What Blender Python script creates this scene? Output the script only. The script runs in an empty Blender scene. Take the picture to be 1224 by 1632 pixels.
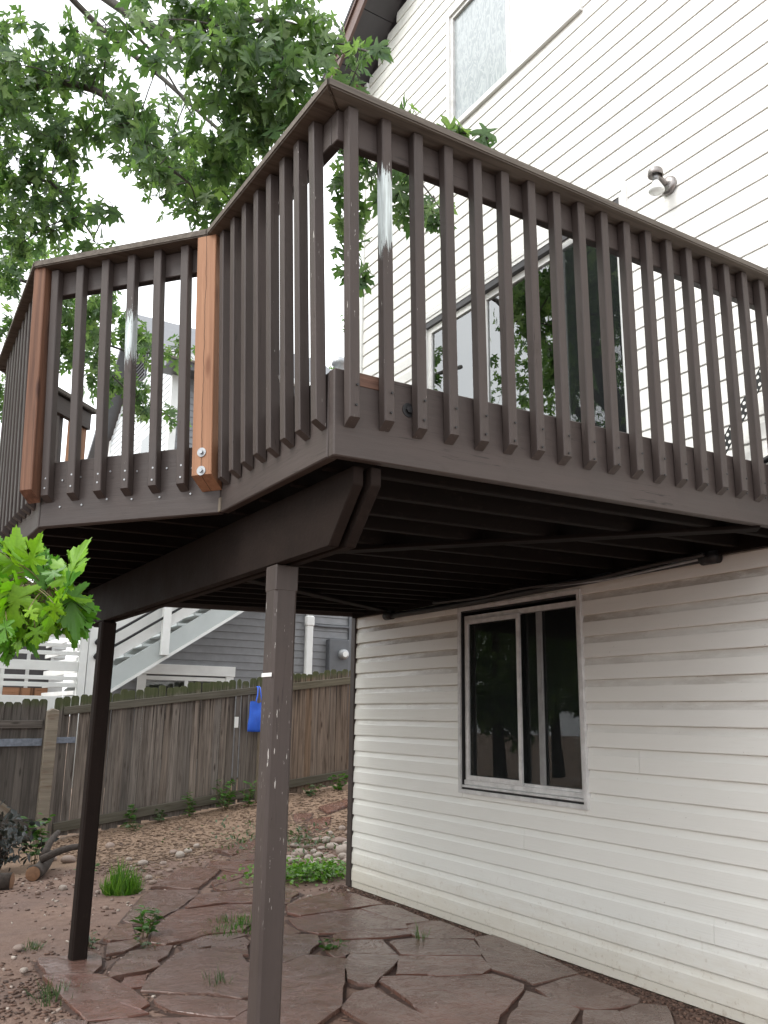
import bpy, bmesh, math, random
import numpy as np
from mathutils import Matrix, Vector
random.seed(11); rng = np.random.default_rng(11)
scene = bpy.context.scene
COL = scene.collection
# ------------------------------------------------------------------ camera, sky, sun, exposure
cam_data = bpy.data.cameras.new('camera'); cam = bpy.data.objects.new('camera', cam_data); COL.objects.link(cam)
cam_data.sensor_fit = 'VERTICAL'; cam_data.sensor_height = 32.0; cam_data.lens = 32.0 * 1364.46 / 1632.0
cam_data.clip_start = .05; cam_data.clip_end = 400
_a, _b, _c = -.5521, .2335, .0141
_f = Vector((-math.sin(_a) * math.cos(_b), math.cos(_a) * math.cos(_b), math.sin(_b)))
_r = Vector((math.cos(_a), math.sin(_a), 0)); _u = _r.cross(_f)
_r2 = math.cos(_c) * _r + math.sin(_c) * _u; _u2 = -math.sin(_c) * _r + math.cos(_c) * _u
M = Matrix((_r2, _u2, -_f)).transposed().to_4x4(); M.translation = (-3.736, -6.4875, 1.3031)
cam.matrix_world = M
scene.camera = cam

SUN_EL, SUN_AZ = math.radians(46), math.radians(-80)      # soft sun behind the cloud, from the open yard side
world = bpy.data.worlds.new('World'); scene.world = world; world.use_nodes = True
nt = world.node_tree; nt.nodes.clear()
out = nt.nodes.new('ShaderNodeOutputWorld'); bg = nt.nodes.new('ShaderNodeBackground')
sky = nt.nodes.new('ShaderNodeTexSky'); sky.sky_type = 'NISHITA'; sky.sun_disc = False
sky.sun_elevation = SUN_EL; sky.sun_rotation = SUN_AZ; sky.dust_density = 3
hs = nt.nodes.new('ShaderNodeHueSaturation'); hs.inputs['Saturation'].default_value = .18
tc = nt.nodes.new('ShaderNodeTexCoord'); nz = nt.nodes.new('ShaderNodeTexNoise'); nz.inputs['Scale'].default_value = 2.2; nz.inputs['Detail'].default_value = 5
rp = nt.nodes.new('ShaderNodeValToRGB'); rp.color_ramp.elements[0].position = .3; rp.color_ramp.elements[1].position = .75
rp.color_ramp.elements[0].color = (7.2, 7.5, 7.9, 1); rp.color_ramp.elements[1].color = (10.5, 10.6, 10.7, 1)
mx = nt.nodes.new('ShaderNodeMix'); mx.data_type = 'RGBA'; mx.inputs[0].default_value = .75
nt.links.new(sky.outputs[0], hs.inputs['Color']); nt.links.new(tc.outputs['Generated'], nz.inputs['Vector'])
nt.links.new(nz.outputs[0], rp.inputs[0]); nt.links.new(hs.outputs[0], mx.inputs[6]); nt.links.new(rp.outputs[0], mx.inputs[7])
nt.links.new(mx.outputs[2], bg.inputs[0]); nt.links.new(bg.outputs[0], out.inputs[0])
bg.inputs[1].default_value = .15
sun_d = bpy.data.lights.new('sun', 'SUN'); sun_d.energy = 1.5; sun_d.angle = math.radians(30); sun_d.color = (1, .97, .93)
sun = bpy.data.objects.new('sun', sun_d); COL.objects.link(sun)
_sd = Vector((math.sin(SUN_AZ) * math.cos(SUN_EL), math.cos(SUN_AZ) * math.cos(SUN_EL), math.sin(SUN_EL)))
sun.rotation_euler = _sd.to_track_quat('Z', 'Y').to_euler()
sun.location = (-12, -4, 20)
vs = scene.view_settings; vs.view_transform = 'Standard'; vs.look = 'None'; vs.gamma = 1; vs.use_curve_mapping = False
vs.exposure = 1.08
scene.cycles.max_bounces = 8; scene.cycles.transparent_max_bounces = 12; scene.cycles.use_denoising = True

# ------------------------------------------------------------------ materials
def rgba(c): return (c[0], c[1], c[2], 1)
class NT:
    def __init__(s, name):
        s.m = bpy.data.materials.new(name); s.m.use_nodes = True; s.t = s.m.node_tree; s.t.nodes.clear()
        s.o = s.t.nodes.new('ShaderNodeOutputMaterial'); s.p = s.t.nodes.new('ShaderNodeBsdfPrincipled')
        s.t.links.new(s.p.outputs[0], s.o.inputs[0])
        s.tc = s.t.nodes.new('ShaderNodeTexCoord'); s.info = s.t.nodes.new('ShaderNodeObjectInfo')
    def n(s, k, **kw):
        q = s.t.nodes.new(k)
        for a, v in kw.items(): setattr(q, a, v)
        return q
    def l(s, a, b): s.t.links.new(a, b)
    def setin(s, q, i, v):
        if hasattr(v, 'is_output') or isinstance(v, bpy.types.NodeSocket): s.l(v, q.inputs[i])
        else: q.inputs[i].default_value = v
    def vec(s, scale=(1, 1, 1), rand=True, src='Object'):
        m = s.n('ShaderNodeMapping'); m.inputs['Scale'].default_value = scale
        s.l(s.tc.outputs[src], m.inputs['Vector'])
        if rand:
            k = s.n('ShaderNodeMath', operation='MULTIPLY'); s.l(s.info.outputs['Random'], k.inputs[0]); k.inputs[1].default_value = 57.0
            c = s.n('ShaderNodeCombineXYZ'); s.l(k.outputs[0], c.inputs[0]); s.l(k.outputs[0], c.inputs[1]); s.l(k.outputs[0], c.inputs[2])
            s.l(c.outputs[0], m.inputs['Location'])
        return m.outputs[0]
    def pos(s, scale=(1, 1, 1)):
        g = s.n('ShaderNodeNewGeometry'); m = s.n('ShaderNodeMapping'); m.inputs['Scale'].default_value = scale
        s.l(g.outputs['Position'], m.inputs['Vector']); return m.outputs[0]
    def noise(s, v, scale, detail=4, rough=.55, dist=0):
        q = s.n('ShaderNodeTexNoise'); s.l(v, q.inputs['Vector']); q.inputs['Scale'].default_value = scale
        q.inputs['Detail'].default_value = detail; q.inputs['Roughness'].default_value = rough; q.inputs['Distortion'].default_value = dist
        return q.outputs[0]
    def ramp(s, v, *st):
        q = s.n('ShaderNodeValToRGB'); s.l(v, q.inputs[0]); e = q.color_ramp.elements
        while len(e) < len(st): e.new(.5)
        for i, (p, c) in enumerate(st):
            e[i].position = p; e[i].color = rgba(c) if isinstance(c, tuple) else (c, c, c, 1)
        return q.outputs[0]
    def mix(s, f, a, b, blend='MIX'):
        q = s.n('ShaderNodeMix', data_type='RGBA', blend_type=blend); s.setin(q, 0, f)
        for i, v in ((6, a), (7, b)):
            if isinstance(v, tuple): q.inputs[i].default_value = rgba(v)
            else: s.l(v, q.inputs[i])
        return q.outputs[2]
    def math(s, op, a, b=0.0, c=0.0):
        q = s.n('ShaderNodeMath', operation=op); s.setin(q, 0, a); s.setin(q, 1, b); s.setin(q, 2, c); return q.outputs[0]
    def bump(s, h, strength=.3, dist=.01):
        q = s.n('ShaderNodeBump'); s.l(h, q.inputs['Height']); q.inputs['Strength'].default_value = strength; q.inputs['Distance'].default_value = dist
        s.l(q.outputs[0], s.p.inputs['Normal']); return q
    def sep(s, v):
        q = s.n('ShaderNodeSeparateXYZ'); s.l(v, q.inputs[0]); return q.outputs
    def col(s, v):
        if isinstance(v, tuple): s.p.inputs['Base Color'].default_value = rgba(v)
        else: s.l(v, s.p.inputs['Base Color'])
    def rough(s, v): s.setin(s.p, 'Roughness', v)

def paint(name, c, flecks=.0, rough=.55, patch=None, spec=.35):
    """painted timber: grain relief along local X, uneven sheen, optional pale flecks and one peeled patch"""
    k = NT(name); v = k.vec((1.2, 22, 22)); g = k.noise(v, 2.2, 5, .6)
    big = k.noise(k.vec((1.5, 3, 3)), 2.0, 3)
    c1 = k.mix(k.ramp(big, (.3, 0.), (.75, 1.)), tuple(x * .86 for x in c), tuple(x * 1.2 for x in c))
    c1 = k.mix(k.ramp(g, (.45, 0.), (.8, .5)), c1, tuple(x * 1.35 for x in c))
    dirt = k.noise(k.vec((3, 5, 5)), 5, 5, .7); c1 = k.mix(k.ramp(dirt, (.58, 0.), (.78, .55)), c1, (.035, .026, .02))
    ck = k.noise(k.vec((.7, 16, 16)), 1.9, 3, .5); dd = k.math('ABSOLUTE', k.math('SUBTRACT', ck, .5))
    c1 = k.mix(k.math('MULTIPLY', k.ramp(dd, (.0025, .8), (.006, 0.)), k.ramp(big, (.5, 0.), (.62, 1.))), c1, (.012, .009, .008))
    if flecks:
        f1 = k.noise(k.vec((13, 110, 110)), 1.6, 3, .6); area = k.noise(k.vec((1.4, 4, 4)), 1.7, 3)
        fl = k.math('MULTIPLY', k.ramp(f1, (.705 - .03 * flecks, 0.), (.73 - .03 * flecks, 1.)), k.ramp(area, (.47, 0.), (.56, 1.)))
        c1 = k.mix(fl, c1, (.52, .5, .47))
    if patch:
        x0, x1, w = patch
        o = k.sep(k.tc.outputs['Object']); e = k.noise(k.vec((7, 95, 95)), 1.5, 5, .75)
        a = k.math('SMOOTH_MIN', k.math('SUBTRACT', o[0], x0), k.math('SUBTRACT', x1, o[0]), .05)
        a = k.math('ADD', k.math('MULTIPLY', a, 5.0), k.math('MULTIPLY', k.math('SUBTRACT', e, .55), w))
        c1 = k.mix(k.ramp(a, (.0, 0.), (.012, 1.)), c1, k.mix(k.ramp(g, (.4, 0.), (.6, 1.)), (.30, .33, .33), (.60, .68, .68)))
    k.col(c1); k.rough(k.ramp(big, (.2, rough - .1), (.8, rough + .12))); k.p.inputs['Specular IOR Level'].default_value = spec
    k.bump(k.math('ADD', g, k.math('MULTIPLY', dirt, .4)), .35, .004)
    return k.m

BROWN = (.051, .0392, .0352)
m_brown = paint('brown_deck_paint', BROWN, .0)
m_brown_fleck = paint('brown_deck_paint_flecked', BROWN, 1.0)
m_brown_fleck2 = paint('brown_deck_paint_lightly_flecked', BROWN, .35)
m_under = paint('brown_paint_underside_shade', (.010, .0075, .0066), 0, .7, spec=.08)  # same brown paint, darkened for the shade under the deck
m_beam = paint('brown_paint_beam_shade', (.016, .0112, .0095), 0, .72, spec=.07)  # same brown paint, shade on beam and far post put into the colour
m_patch1 = paint('brown_paint_peeled_white', BROWN, .3, patch=(.60, .89, 1.6))
m_patch2 = paint('brown_paint_peeled_narrow', BROWN, .2, patch=(.58, .80, 2.2))

def rawwood(name, c0, c1, dark, knots=True, rough=.7, hue=0.12, moss=None, grain=30, stain=0.0, crack=False):
    k = NT(name); v = k.vec((1, grain, grain)); g = k.noise(v, 1.6, 6, .62, .3)
    cc = k.mix(k.ramp(g, (.3, 0.), (.7, 1.)), c0, c1)
    if hue:
        h = k.n('ShaderNodeHueSaturation'); k.l(cc, h.inputs['Color'])
        k.l(k.math('ADD', k.math('MULTIPLY', k.info.outputs['Random'], hue * 5.5), 1 - hue * 2.7), h.inputs['Value'])
        k.l(k.math('ADD', k.math('MULTIPLY', k.math('FRACT', k.math('MULTIPLY', k.info.outputs['Random'], 7.3)), .35), .72), h.inputs['Saturation'])
        cc = h.outputs[0]
    if knots:
        w = k.n('ShaderNodeTexVoronoi'); k.l(k.vec((2.2, 9, 9)), w.inputs['Vector']); w.inputs['Scale'].default_value = 1.1
        cc = k.mix(k.ramp(w.outputs['Distance'], (.06, .85), (.16, 0.)), cc, dark)
    st = k.noise(k.vec((.9, 9, 9)), 2.1, 5, .65); cc = k.mix(k.ramp(st, (.52, 0.), (.72, .75 if stain else .4)), cc, dark)
    if moss:
        o = k.sep(k.pos()); mm = k.noise(k.vec((6, 12, 12)), 2, 4); z0, dz, sl = moss
        zz = k.math('SUBTRACT', o[2], k.math('MULTIPLY', o[0], sl))
        a = k.math('ADD', k.math('MULTIPLY', k.math('SUBTRACT', zz, z0), 1 / dz), k.math('MULTIPLY', k.math('SUBTRACT', mm, .5), 1.2))
        sk = k.noise(k.vec((.35, 20, 20)), 1.7, 4, .6); az = k.ramp(k.math('MULTIPLY', zz, .5), (.45, 0.), (.66, 1.))
        cc = k.mix(k.math('MULTIPLY', k.ramp(sk, (.53, 0.), (.6, .8)), az), cc, (.02, .014, .011))
        cc = k.mix(k.ramp(a, (.2, 0.), (.9, .85)), cc, (.05, .062, .022))
    if crack:
        o = k.sep(k.tc.outputs['Object']); cr = k.math('ABSOLUTE', k.math('ADD', o[1], k.math('MULTIPLY', k.math('SUBTRACT', k.noise(k.vec((3, 0, 0)), 2.5, 4), .5), .022)))
        cc = k.mix(k.ramp(k.math('MULTIPLY', cr, 100.0), (.06, .9), (.2, 0.)), cc, (.03, .014, .008))
    k.col(cc); k.rough(rough); k.p.inputs['Specular IOR Level'].default_value = .2
    k.bump(k.math('ADD', g, k.math('MULTIPLY', st, .3)), .5, .004); return k.m

m_cedar = rawwood('fresh_cedar', (.25, .125, .07), (.36, .19, .11), (.15, .062, .032), hue=.0, crack=True, rough=.6)
m_cedar_red = rawwood('weathered_red_cedar', (.09, .046, .032), (.20, .105, .068), (.05, .024, .018), hue=.02, rough=.6, stain=1)
m_capwood = rawwood('weathered_cap_board', (.075, .063, .053), (.15, .13, .108), (.05, .038, .03), hue=.02)
m_fence = rawwood('grey_fence_wood', (.075, .061, .051), (.195, .162, .138), (.028, .019, .015), hue=.11, stain=1, moss=(1.44, .16, .13))
m_fence2 = rawwood('brown_fence_wood', (.088, .060, .042), (.20, .138, .096), (.03, .017, .011), hue=.04, stain=1, moss=(1.50, .12, .13))
m_rail = rawwood('mossy_fence_rail', (.07, .06, .042), (.125, .11, .08), (.04, .034, .02), hue=.05, stain=1)
m_post = rawwood('raw_fence_post', (.13, .105, .078), (.24, .20, .15), (.10, .05, .025), hue=.03, stain=1, grain=18)
m_gate = rawwood('dark_gate_wood', (.06, .052, .046), (.115, .1, .09), (.035, .03, .026), hue=.09, stain=1, moss=(1.3, .14, .0))

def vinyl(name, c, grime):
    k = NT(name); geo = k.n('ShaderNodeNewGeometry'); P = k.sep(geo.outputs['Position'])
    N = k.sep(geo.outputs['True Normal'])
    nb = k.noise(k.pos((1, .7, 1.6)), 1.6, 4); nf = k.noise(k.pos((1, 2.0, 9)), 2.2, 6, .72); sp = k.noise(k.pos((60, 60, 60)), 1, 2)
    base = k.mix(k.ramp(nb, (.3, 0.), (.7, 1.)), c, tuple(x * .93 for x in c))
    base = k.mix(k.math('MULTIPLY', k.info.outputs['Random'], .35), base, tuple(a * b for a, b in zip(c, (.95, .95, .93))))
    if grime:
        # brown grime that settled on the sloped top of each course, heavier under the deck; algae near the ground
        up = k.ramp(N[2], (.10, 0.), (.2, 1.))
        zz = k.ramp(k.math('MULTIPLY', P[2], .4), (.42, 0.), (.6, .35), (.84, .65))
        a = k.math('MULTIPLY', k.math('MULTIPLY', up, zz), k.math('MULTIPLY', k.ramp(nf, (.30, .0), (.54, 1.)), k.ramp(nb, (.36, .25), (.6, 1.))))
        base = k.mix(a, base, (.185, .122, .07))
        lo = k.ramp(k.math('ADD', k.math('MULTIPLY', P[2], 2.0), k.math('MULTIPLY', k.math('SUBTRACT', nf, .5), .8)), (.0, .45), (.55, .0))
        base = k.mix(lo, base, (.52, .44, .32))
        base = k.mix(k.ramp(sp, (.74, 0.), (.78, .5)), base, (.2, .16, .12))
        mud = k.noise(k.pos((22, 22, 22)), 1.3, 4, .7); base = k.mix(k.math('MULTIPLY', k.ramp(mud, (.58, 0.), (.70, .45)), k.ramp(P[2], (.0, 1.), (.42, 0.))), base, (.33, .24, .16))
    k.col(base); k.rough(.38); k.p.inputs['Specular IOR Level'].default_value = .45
    e = k.noise(k.pos((4, 1.2, 40)), 3, 3); wv = k.noise(k.pos((1, 1.1, 5)), 1.3, 2); k.bump(k.math('ADD', k.math('ADD', k.math('MULTIPLY', e, .4), nb), k.math('MULTIPLY', wv, 1.5)), .22, .012); return k.m
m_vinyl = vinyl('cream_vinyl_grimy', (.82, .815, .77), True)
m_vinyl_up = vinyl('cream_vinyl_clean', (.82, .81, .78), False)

def plain(name, c, rough=.5, metal=0.0, var=.15, scale=8, bump=.1, spec=.4):
    k = NT(name); n1 = k.noise(k.vec((1, 1, 1)), scale, 5, .6)
    k.col(k.mix(k.ramp(n1, (.3, 0.), (.75, 1.)), tuple(x * (1 - var) for x in c), tuple(min(1, x * (1 + var)) for x in c)))
    k.rough(rough); k.p.inputs['Metallic'].default_value = metal; k.p.inputs['Specular IOR Level'].default_value = spec
    k.bump(n1, bump, .003); return k.m
m_white = plain('white_trim', (.74, .74, .72), .45, var=.06, scale=5)
m_alu = plain('dirty_aluminium_frame', (.62, .615, .60), .4, var=.22, scale=12)
m_whitepaint = plain('neighbour_white_paint', (.70, .71, .70), .5, var=.08, scale=4)
m_stringer = plain('pale_blue_grey_stringer', (.44, .475, .475), .5, var=.06, scale=3)
m_dark = plain('black_rubber', (.012, .012, .013), .45, var=.2)
m_pipe = plain('dark_grey_pipe', (.03, .027, .026), .45)
m_steel = plain('galvanised_steel', (.34, .35, .36), .5, .6, var=.2, scale=25)
m_oxid = plain('dull_zinc_strap', (.16, .18, .22), .5, .3, var=.3, scale=25)
m_lampmetal = plain('brushed_lamp_metal', (.28, .26, .25), .38, .75, var=.1)
m_bulb = plain('frosted_bulb', (.8, .82, .8), .25, var=.03)
m_greywall = plain('grey_lap_paint', (.185, .19, .20), .55, var=.12, scale=6)
m_greytrim = plain('grey_trim_paint', (.10, .105, .115), .5, var=.1)
m_paleside = plain('sky_brightened_siding', (.62, .66, .68), .5, var=.06)  # gable siding painted paler for the sky light it catches
m_roof = plain('dark_shingle', (.05, .05, .055), .85, var=.4, scale=40, bump=.5)
m_soffit = plain('dark_soffit_panel', (.055, .052, .055), .5, var=.1)
m_fascia = plain('brown_fascia', (.115, .066, .054), .5, var=.12)
m_room = plain('dark_room', (.035, .032, .032), .8, var=.2)
m_board = plain('grey_board_inside', (.30, .28, .26), .8, var=.15)
m_frost = None
m_end = plain('cut_end_grain', (.19, .10, .055), .75, var=.3, scale=30)
m_bark = plain('bark', (.045, .034, .028), .85, var=.45, scale=30, bump=.8)
m_limb = plain('grey_branch_bark', (.085, .075, .068), .8, var=.35, scale=30, bump=.6)
m_twig = plain('green_brown_twig', (.13, .10, .045), .6, var=.3, scale=30)
m_rail_black = plain('black_handrail', (.01, .01, .011), .4)

def glass(name, tint=.55, ior=1.9, rough=.0, wav=.0):
    k = NT(name); k.t.nodes.remove(k.p)
    fr = k.n('ShaderNodeFresnel'); fr.inputs['IOR'].default_value = ior
    gl = k.n('ShaderNodeBsdfGlossy'); gl.inputs['Roughness'].default_value = rough; gl.inputs['Color'].default_value = (.95, .97, .96, 1)
    tr = k.n('ShaderNodeBsdfTransparent'); tr.inputs['Color'].default_value = (tint, tint, tint, 1)
    ms = k.n('ShaderNodeMixShader'); k.l(fr.outputs[0], ms.inputs[0]); k.l(tr.outputs[0], ms.inputs[1]); k.l(gl.outputs[0], ms.inputs[2])
    if wav:
        b = k.n('ShaderNodeBump'); k.l(k.noise(k.vec((1, 1, 1), False), 1.7, 2), b.inputs['Height']); b.inputs['Strength'].default_value = wav; b.inputs['Distance'].default_value = .02
        k.l(b.outputs[0], gl.inputs['Normal'])
    k.l(ms.outputs[0], k.o.inputs[0]); return k.m
m_glass = glass('house_window_glass', .75, 1.75, 0, .02)
m_glass_door = glass('reflective_door_glass', .8, 2.7, 0, .03)
def screen_mat():
    k = NT('insect_screen'); k.t.nodes.remove(k.p)
    d = k.n('ShaderNodeBsdfDiffuse'); d.inputs['Color'].default_value = (.035, .04, .04, 1)
    tr = k.n('ShaderNodeBsdfTransparent'); ms = k.n('ShaderNodeMixShader'); ms.inputs[0].default_value = .2
    k.l(tr.outputs[0], ms.inputs[1]); k.l(d.outputs[0], ms.inputs[2]); k.l(ms.outputs[0], k.o.inputs[0]); return k.m
m_screen = screen_mat()
def frost_mat():
    k = NT('frosted_pattern_glass'); v = k.noise(k.vec((1, 3, 3), False), 3.5, 5, .6, 2.5)
    k.col(k.mix(k.ramp(v, (.42, 0.), (.5, 1.), (.58, 0.)), (.27, .30, .31), (.38, .41, .42))); k.rough(.15)
    k.p.inputs['Specular IOR Level'].default_value = .6; k.bump(v, .15, .01); return k.m
m_frost = frost_mat()
m_sky_pane = plain('white_sky_reflection_pane', (.74, .76, .76), .12, var=.03, scale=2, bump=.02, spec=.6)  # pane painted white for the bright sky reflected in it

def leaf_mat(name, lo, hi, trans=.45, tint=(1.2, 1.5, .35)):
    k = NT(name); g = k.n('ShaderNodeNewGeometry')
    rr = k.math('FRACT', k.math('ADD', g.outputs['Random Per Island'], k.info.outputs['Random']))
    nz = k.noise(k.vec((1, 1, 1)), 18, 3)
    c = k.mix(k.ramp(rr, (0., 0.), (.65, .35), (1., 1.)), lo, hi); c = k.mix(k.ramp(nz, (.35, 0.), (.7, .4)), c, tuple(x * .7 for x in lo))
    k.col(c); k.rough(.42); k.p.inputs['Specular IOR Level'].default_value = .4
    t = k.n('ShaderNodeBsdfTranslucent'); k.l(k.mix(1.0, c, tint, 'MULTIPLY'), t.inputs['Color'])
    ms = k.n('ShaderNodeMixShader'); ms.inputs[0].default_value = trans
    k.l(k.p.outputs[0], ms.inputs[1]); k.l(t.outputs[0], ms.inputs[2]); k.l(ms.outputs[0], k.o.inputs[0]); return k.m
m_leaf = leaf_mat('maple_leaf', (.075, .14, .066), (.30, .41, .20), .52, (1.25, 1.45, .6))
m_leaf_young = leaf_mat('young_maple_leaf', (.13, .30, .015), (.27, .46, .03), .4, (1.3, 1.5, .3))
m_leaf_mid = leaf_mat('sapling_leaf', (.06, .18, .018), (.12, .29, .03), .4)
m_grass = leaf_mat('grass_blade', (.05, .14, .015), (.17, .28, .04), .35)
m_weed = leaf_mat('weed_leaf', (.04, .11, .02), (.09, .19, .04), .3)
m_weed_grey = leaf_mat('grey_green_weed', (.05, .085, .04), (.10, .14, .07), .25)
m_clover = leaf_mat('clover_leaf', (.06, .16, .01), (.17, .32, .03), .3)
m_shrub = leaf_mat('dark_shrub_leaf', (.010, .013, .012), (.045, .052, .055), .12)
m_far = leaf_mat('far_tree_leaf', (.06, .13, .03), (.13, .22, .06), .4)

def ground_mat():
    k = NT('red_brown_dirt'); p = k.pos(); n1 = k.noise(p, 1.1, 5); n2 = k.noise(p, 14, 6, .7); n3 = k.noise(p, 70, 4, .7)
    c = k.mix(k.ramp(n1, (.35, 0.), (.65, 1.)), (.135, .08, .06), (.23, .155, .122))
    c = k.mix(k.ramp(n2, (.4, 0.), (.7, .7)), c, (.105, .06, .045))
    c = k.mix(k.ramp(n3, (.6, 0.), (.75, .6)), c, (.33, .26, .21))
    P = k.sep(p)   # dry wood mulch along the fence, dark soil in the bed on the left
    mul = k.math('MULTIPLY', k.ramp(k.math('ADD', k.math('MULTIPLY', P[1], .2), k.math('MULTIPLY', n1, .25)), (.5, 0.), (.62, 1.)), .7)
    c = k.mix(mul, c, (.22, .15, .10))
    k.col(c); k.rough(k.ramp(n1, (.4, .55), (.6, .95))); k.p.inputs['Specular IOR Level'].default_value = .3
    k.bump(k.math('ADD', k.math('MULTIPLY', n2, .7), k.math('MULTIPLY', n3, .5)), .7, .03); return k.m
m_ground = ground_mat()
def stone_mat():
    k = NT('wet_flagstone'); p = k.pos(); n1 = k.noise(p, 2.0, 4); n2 = k.noise(p, 9, 6, .65); n3 = k.noise(p, 60, 5, .7)
    r = k.info.outputs['Random']; r2 = k.math('FRACT', k.math('MULTIPLY', r, 9.7))
    c = k.mix(r, (.165, .066, .047), (.155, .086, .068)); c = k.mix(k.math('MULTIPLY', r2, .45), c, (.135, .105, .092))
    c = k.mix(k.ramp(n1, (.35, 0.), (.65, .6)), c, (.085, .046, .032)); c = k.mix(k.ramp(n2, (.5, 0.), (.75, .55)), c, (.16, .112, .098))
    c = k.mix(k.ramp(n3, (.62, 0.), (.8, .4)), c, (.3, .24, .21)); sp = k.noise(p, 5.5, 8, .8); c = k.mix(k.ramp(sp, (.55, 0.), (.66, .6)), c, (.085, .05, .035)); k.col(c)
    wet = k.ramp(k.math('ADD', k.math('MULTIPLY', n1, .6), k.math('MULTIPLY', n2, .4)), (.42, .10), (.52, .2), (.66, .44))
    k.rough(wet); k.p.inputs['Specular IOR Level'].default_value = .6
    lay = k.noise(k.pos((3, 3, 1)), 1.3, 8, .7, 1.5); k.bump(k.math('ADD', k.math('ADD', n2, k.math('MULTIPLY', k.ramp(lay, (.42, 0.), (.46, .5), (.56, .55), (.6, 1.)), .9)), k.math('MULTIPLY', n3, .3)), .5, .012); return k.m
m_stone = stone_mat()
def rock_mat():
    k = NT('river_rock'); n1 = k.noise(k.vec((1, 1, 3)), 9, 5, .6); r = k.info.outputs['Random']
    c = k.mix(r, (.22, .155, .125), (.38, .34, .30)); c = k.mix(k.ramp(n1, (.4, 0.), (.7, .7)), c, (.15, .085, .062)); k.col(c); k.rough(.6)
    k.bump(n1, .3, .01); return k.m
m_rock = rock_mat()
def chip_mat(name, a, b):
    k = NT(name); g = k.n('ShaderNodeNewGeometry'); k.col(k.mix(g.outputs['Random Per Island'], a, b)); k.rough(.8); return k.m
m_chip = chip_mat('wood_chip', (.07, .04, .026), (.25, .17, .115))
m_pebble = chip_mat('small_pebble', (.14, .08, .06), (.46, .40, .35))
m_soil = plain('dark_joint_soil', (.062, .034, .025), .85, var=.5, scale=40, bump=.8)
m_litter = chip_mat('dark_litter', (.055, .032, .024), (.165, .095, .068))
def bag_mat():
    k = NT('blue_tote_fabric'); n1 = k.noise(k.vec((1, 1, 1), False), 9, 4); k.col(k.mix(n1, (.008, .06, .42), (.015, .12, .62))); k.rough(.45)
    k.bump(k.noise(k.vec((1, 1, .4), False), 14, 4, .6, 1), .5, .015); return k.m
m_bag = bag_mat()

# ------------------------------------------------------------------ object helpers
W = {}                                       # world matrix of everything linked so far
def link(name, data, mw, parent=None, mat=None):
    o = bpy.data.objects.new(name, data); COL.objects.link(o)
    if mat is not None and data is not None and not data.materials: data.materials.append(mat)
    if parent is not None:
        o.parent = parent; o.matrix_parent_inverse = W[parent.name].inverted()
    o.matrix_basis = mw; W[o.name] = mw.copy(); return o
def thing(name, label, cat, loc, group=None, kind=None):
    o = link(name, None, Matrix.Translation(loc)); o['label'] = label; o['category'] = cat
    o.empty_display_size = .2
    if group: o['group'] = group
    if kind: o['kind'] = kind
    return o
def tag(o, label, cat, group=None, kind=None):
    o['label'] = label; o['category'] = cat
    if group: o['group'] = group
    if kind: o['kind'] = kind
    return o
def mesh_from(name, verts, faces, smooth=False):
    me = bpy.data.meshes.new(name); me.from_pydata([tuple(v) for v in verts], [], faces); me.update()
    if smooth:
        for p in me.polygons: p.use_smooth = True
    return me
_boxes = {}
def box_mesh(sx, sy, sz, b=.003):
    """box from x 0..sx, centred in y and z, with chamfered edges; shared between equal sizes"""
    key = (round(sx, 3), round(sy, 4), round(sz, 4), b)
    if key in _boxes: return _boxes[key]
    bm = bmesh.new(); bmesh.ops.create_cube(bm, size=1)
    for v in bm.verts: v.co = Vector(((v.co.x + .5) * sx, v.co.y * sy, v.co.z * sz))
    if b: bmesh.ops.bevel(bm, geom=bm.edges[:], offset=min(b, .3 * min(sx, sy, sz)), segments=1, affect='EDGES')
    me = bpy.data.meshes.new('board'); bm.to_mesh(me); bm.free(); _boxes[key] = me; return me
def frame(p0, p1, up=(0, 0, 1)):
    p0, p1 = Vector(p0), Vector(p1); x = (p1 - p0).normalized(); u = Vector(up)
    y = u.cross(x)
    if y.length < 1e-4: y = Vector((0, 1, 0)).cross(x)
    y.normalize(); z = x.cross(y)
    m = Matrix((x, y, z)).transposed().to_4x4(); m.translation = p0; return m, (p1 - p0).length
def board(name, p0, p1, th, h, mat, parent=None, up=(0, 0, 1), b=.003, label=None):
    """a timber from p0 to p1; th across, h along up; p0-p1 is its centre line"""
    m, L = frame(p0, p1, up); me = box_mesh(L, th, h, b); key = mat.name
    if me.materials and me.materials[0] != mat:
        k2 = (id(me), key)
        if k2 not in _boxes:
            c = me.copy(); c.materials.clear(); c.materials.append(mat); _boxes[k2] = c
        me = _boxes[k2]
    o = link(name, me, m, parent, mat)
    if label: o['label'] = label
    return o
def box(name, lo, hi, mat, parent=None, b=.003):
    lo, hi = Vector(lo), Vector(hi); c = (lo + hi) / 2; s = hi - lo
    ax = max(range(3), key=lambda i: s[i]); p0 = c.copy(); p1 = c.copy(); p0[ax] = lo[ax]; p1[ax] = hi[ax]
    if ax == 2:
        return board(name, p0, p1, s.y, s.x, mat, parent, (1, 0, 0), b)
    return board(name, p0, p1, s.x if ax == 1 else s.y, s.z, mat, parent, (0, 0, 1), b)
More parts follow.
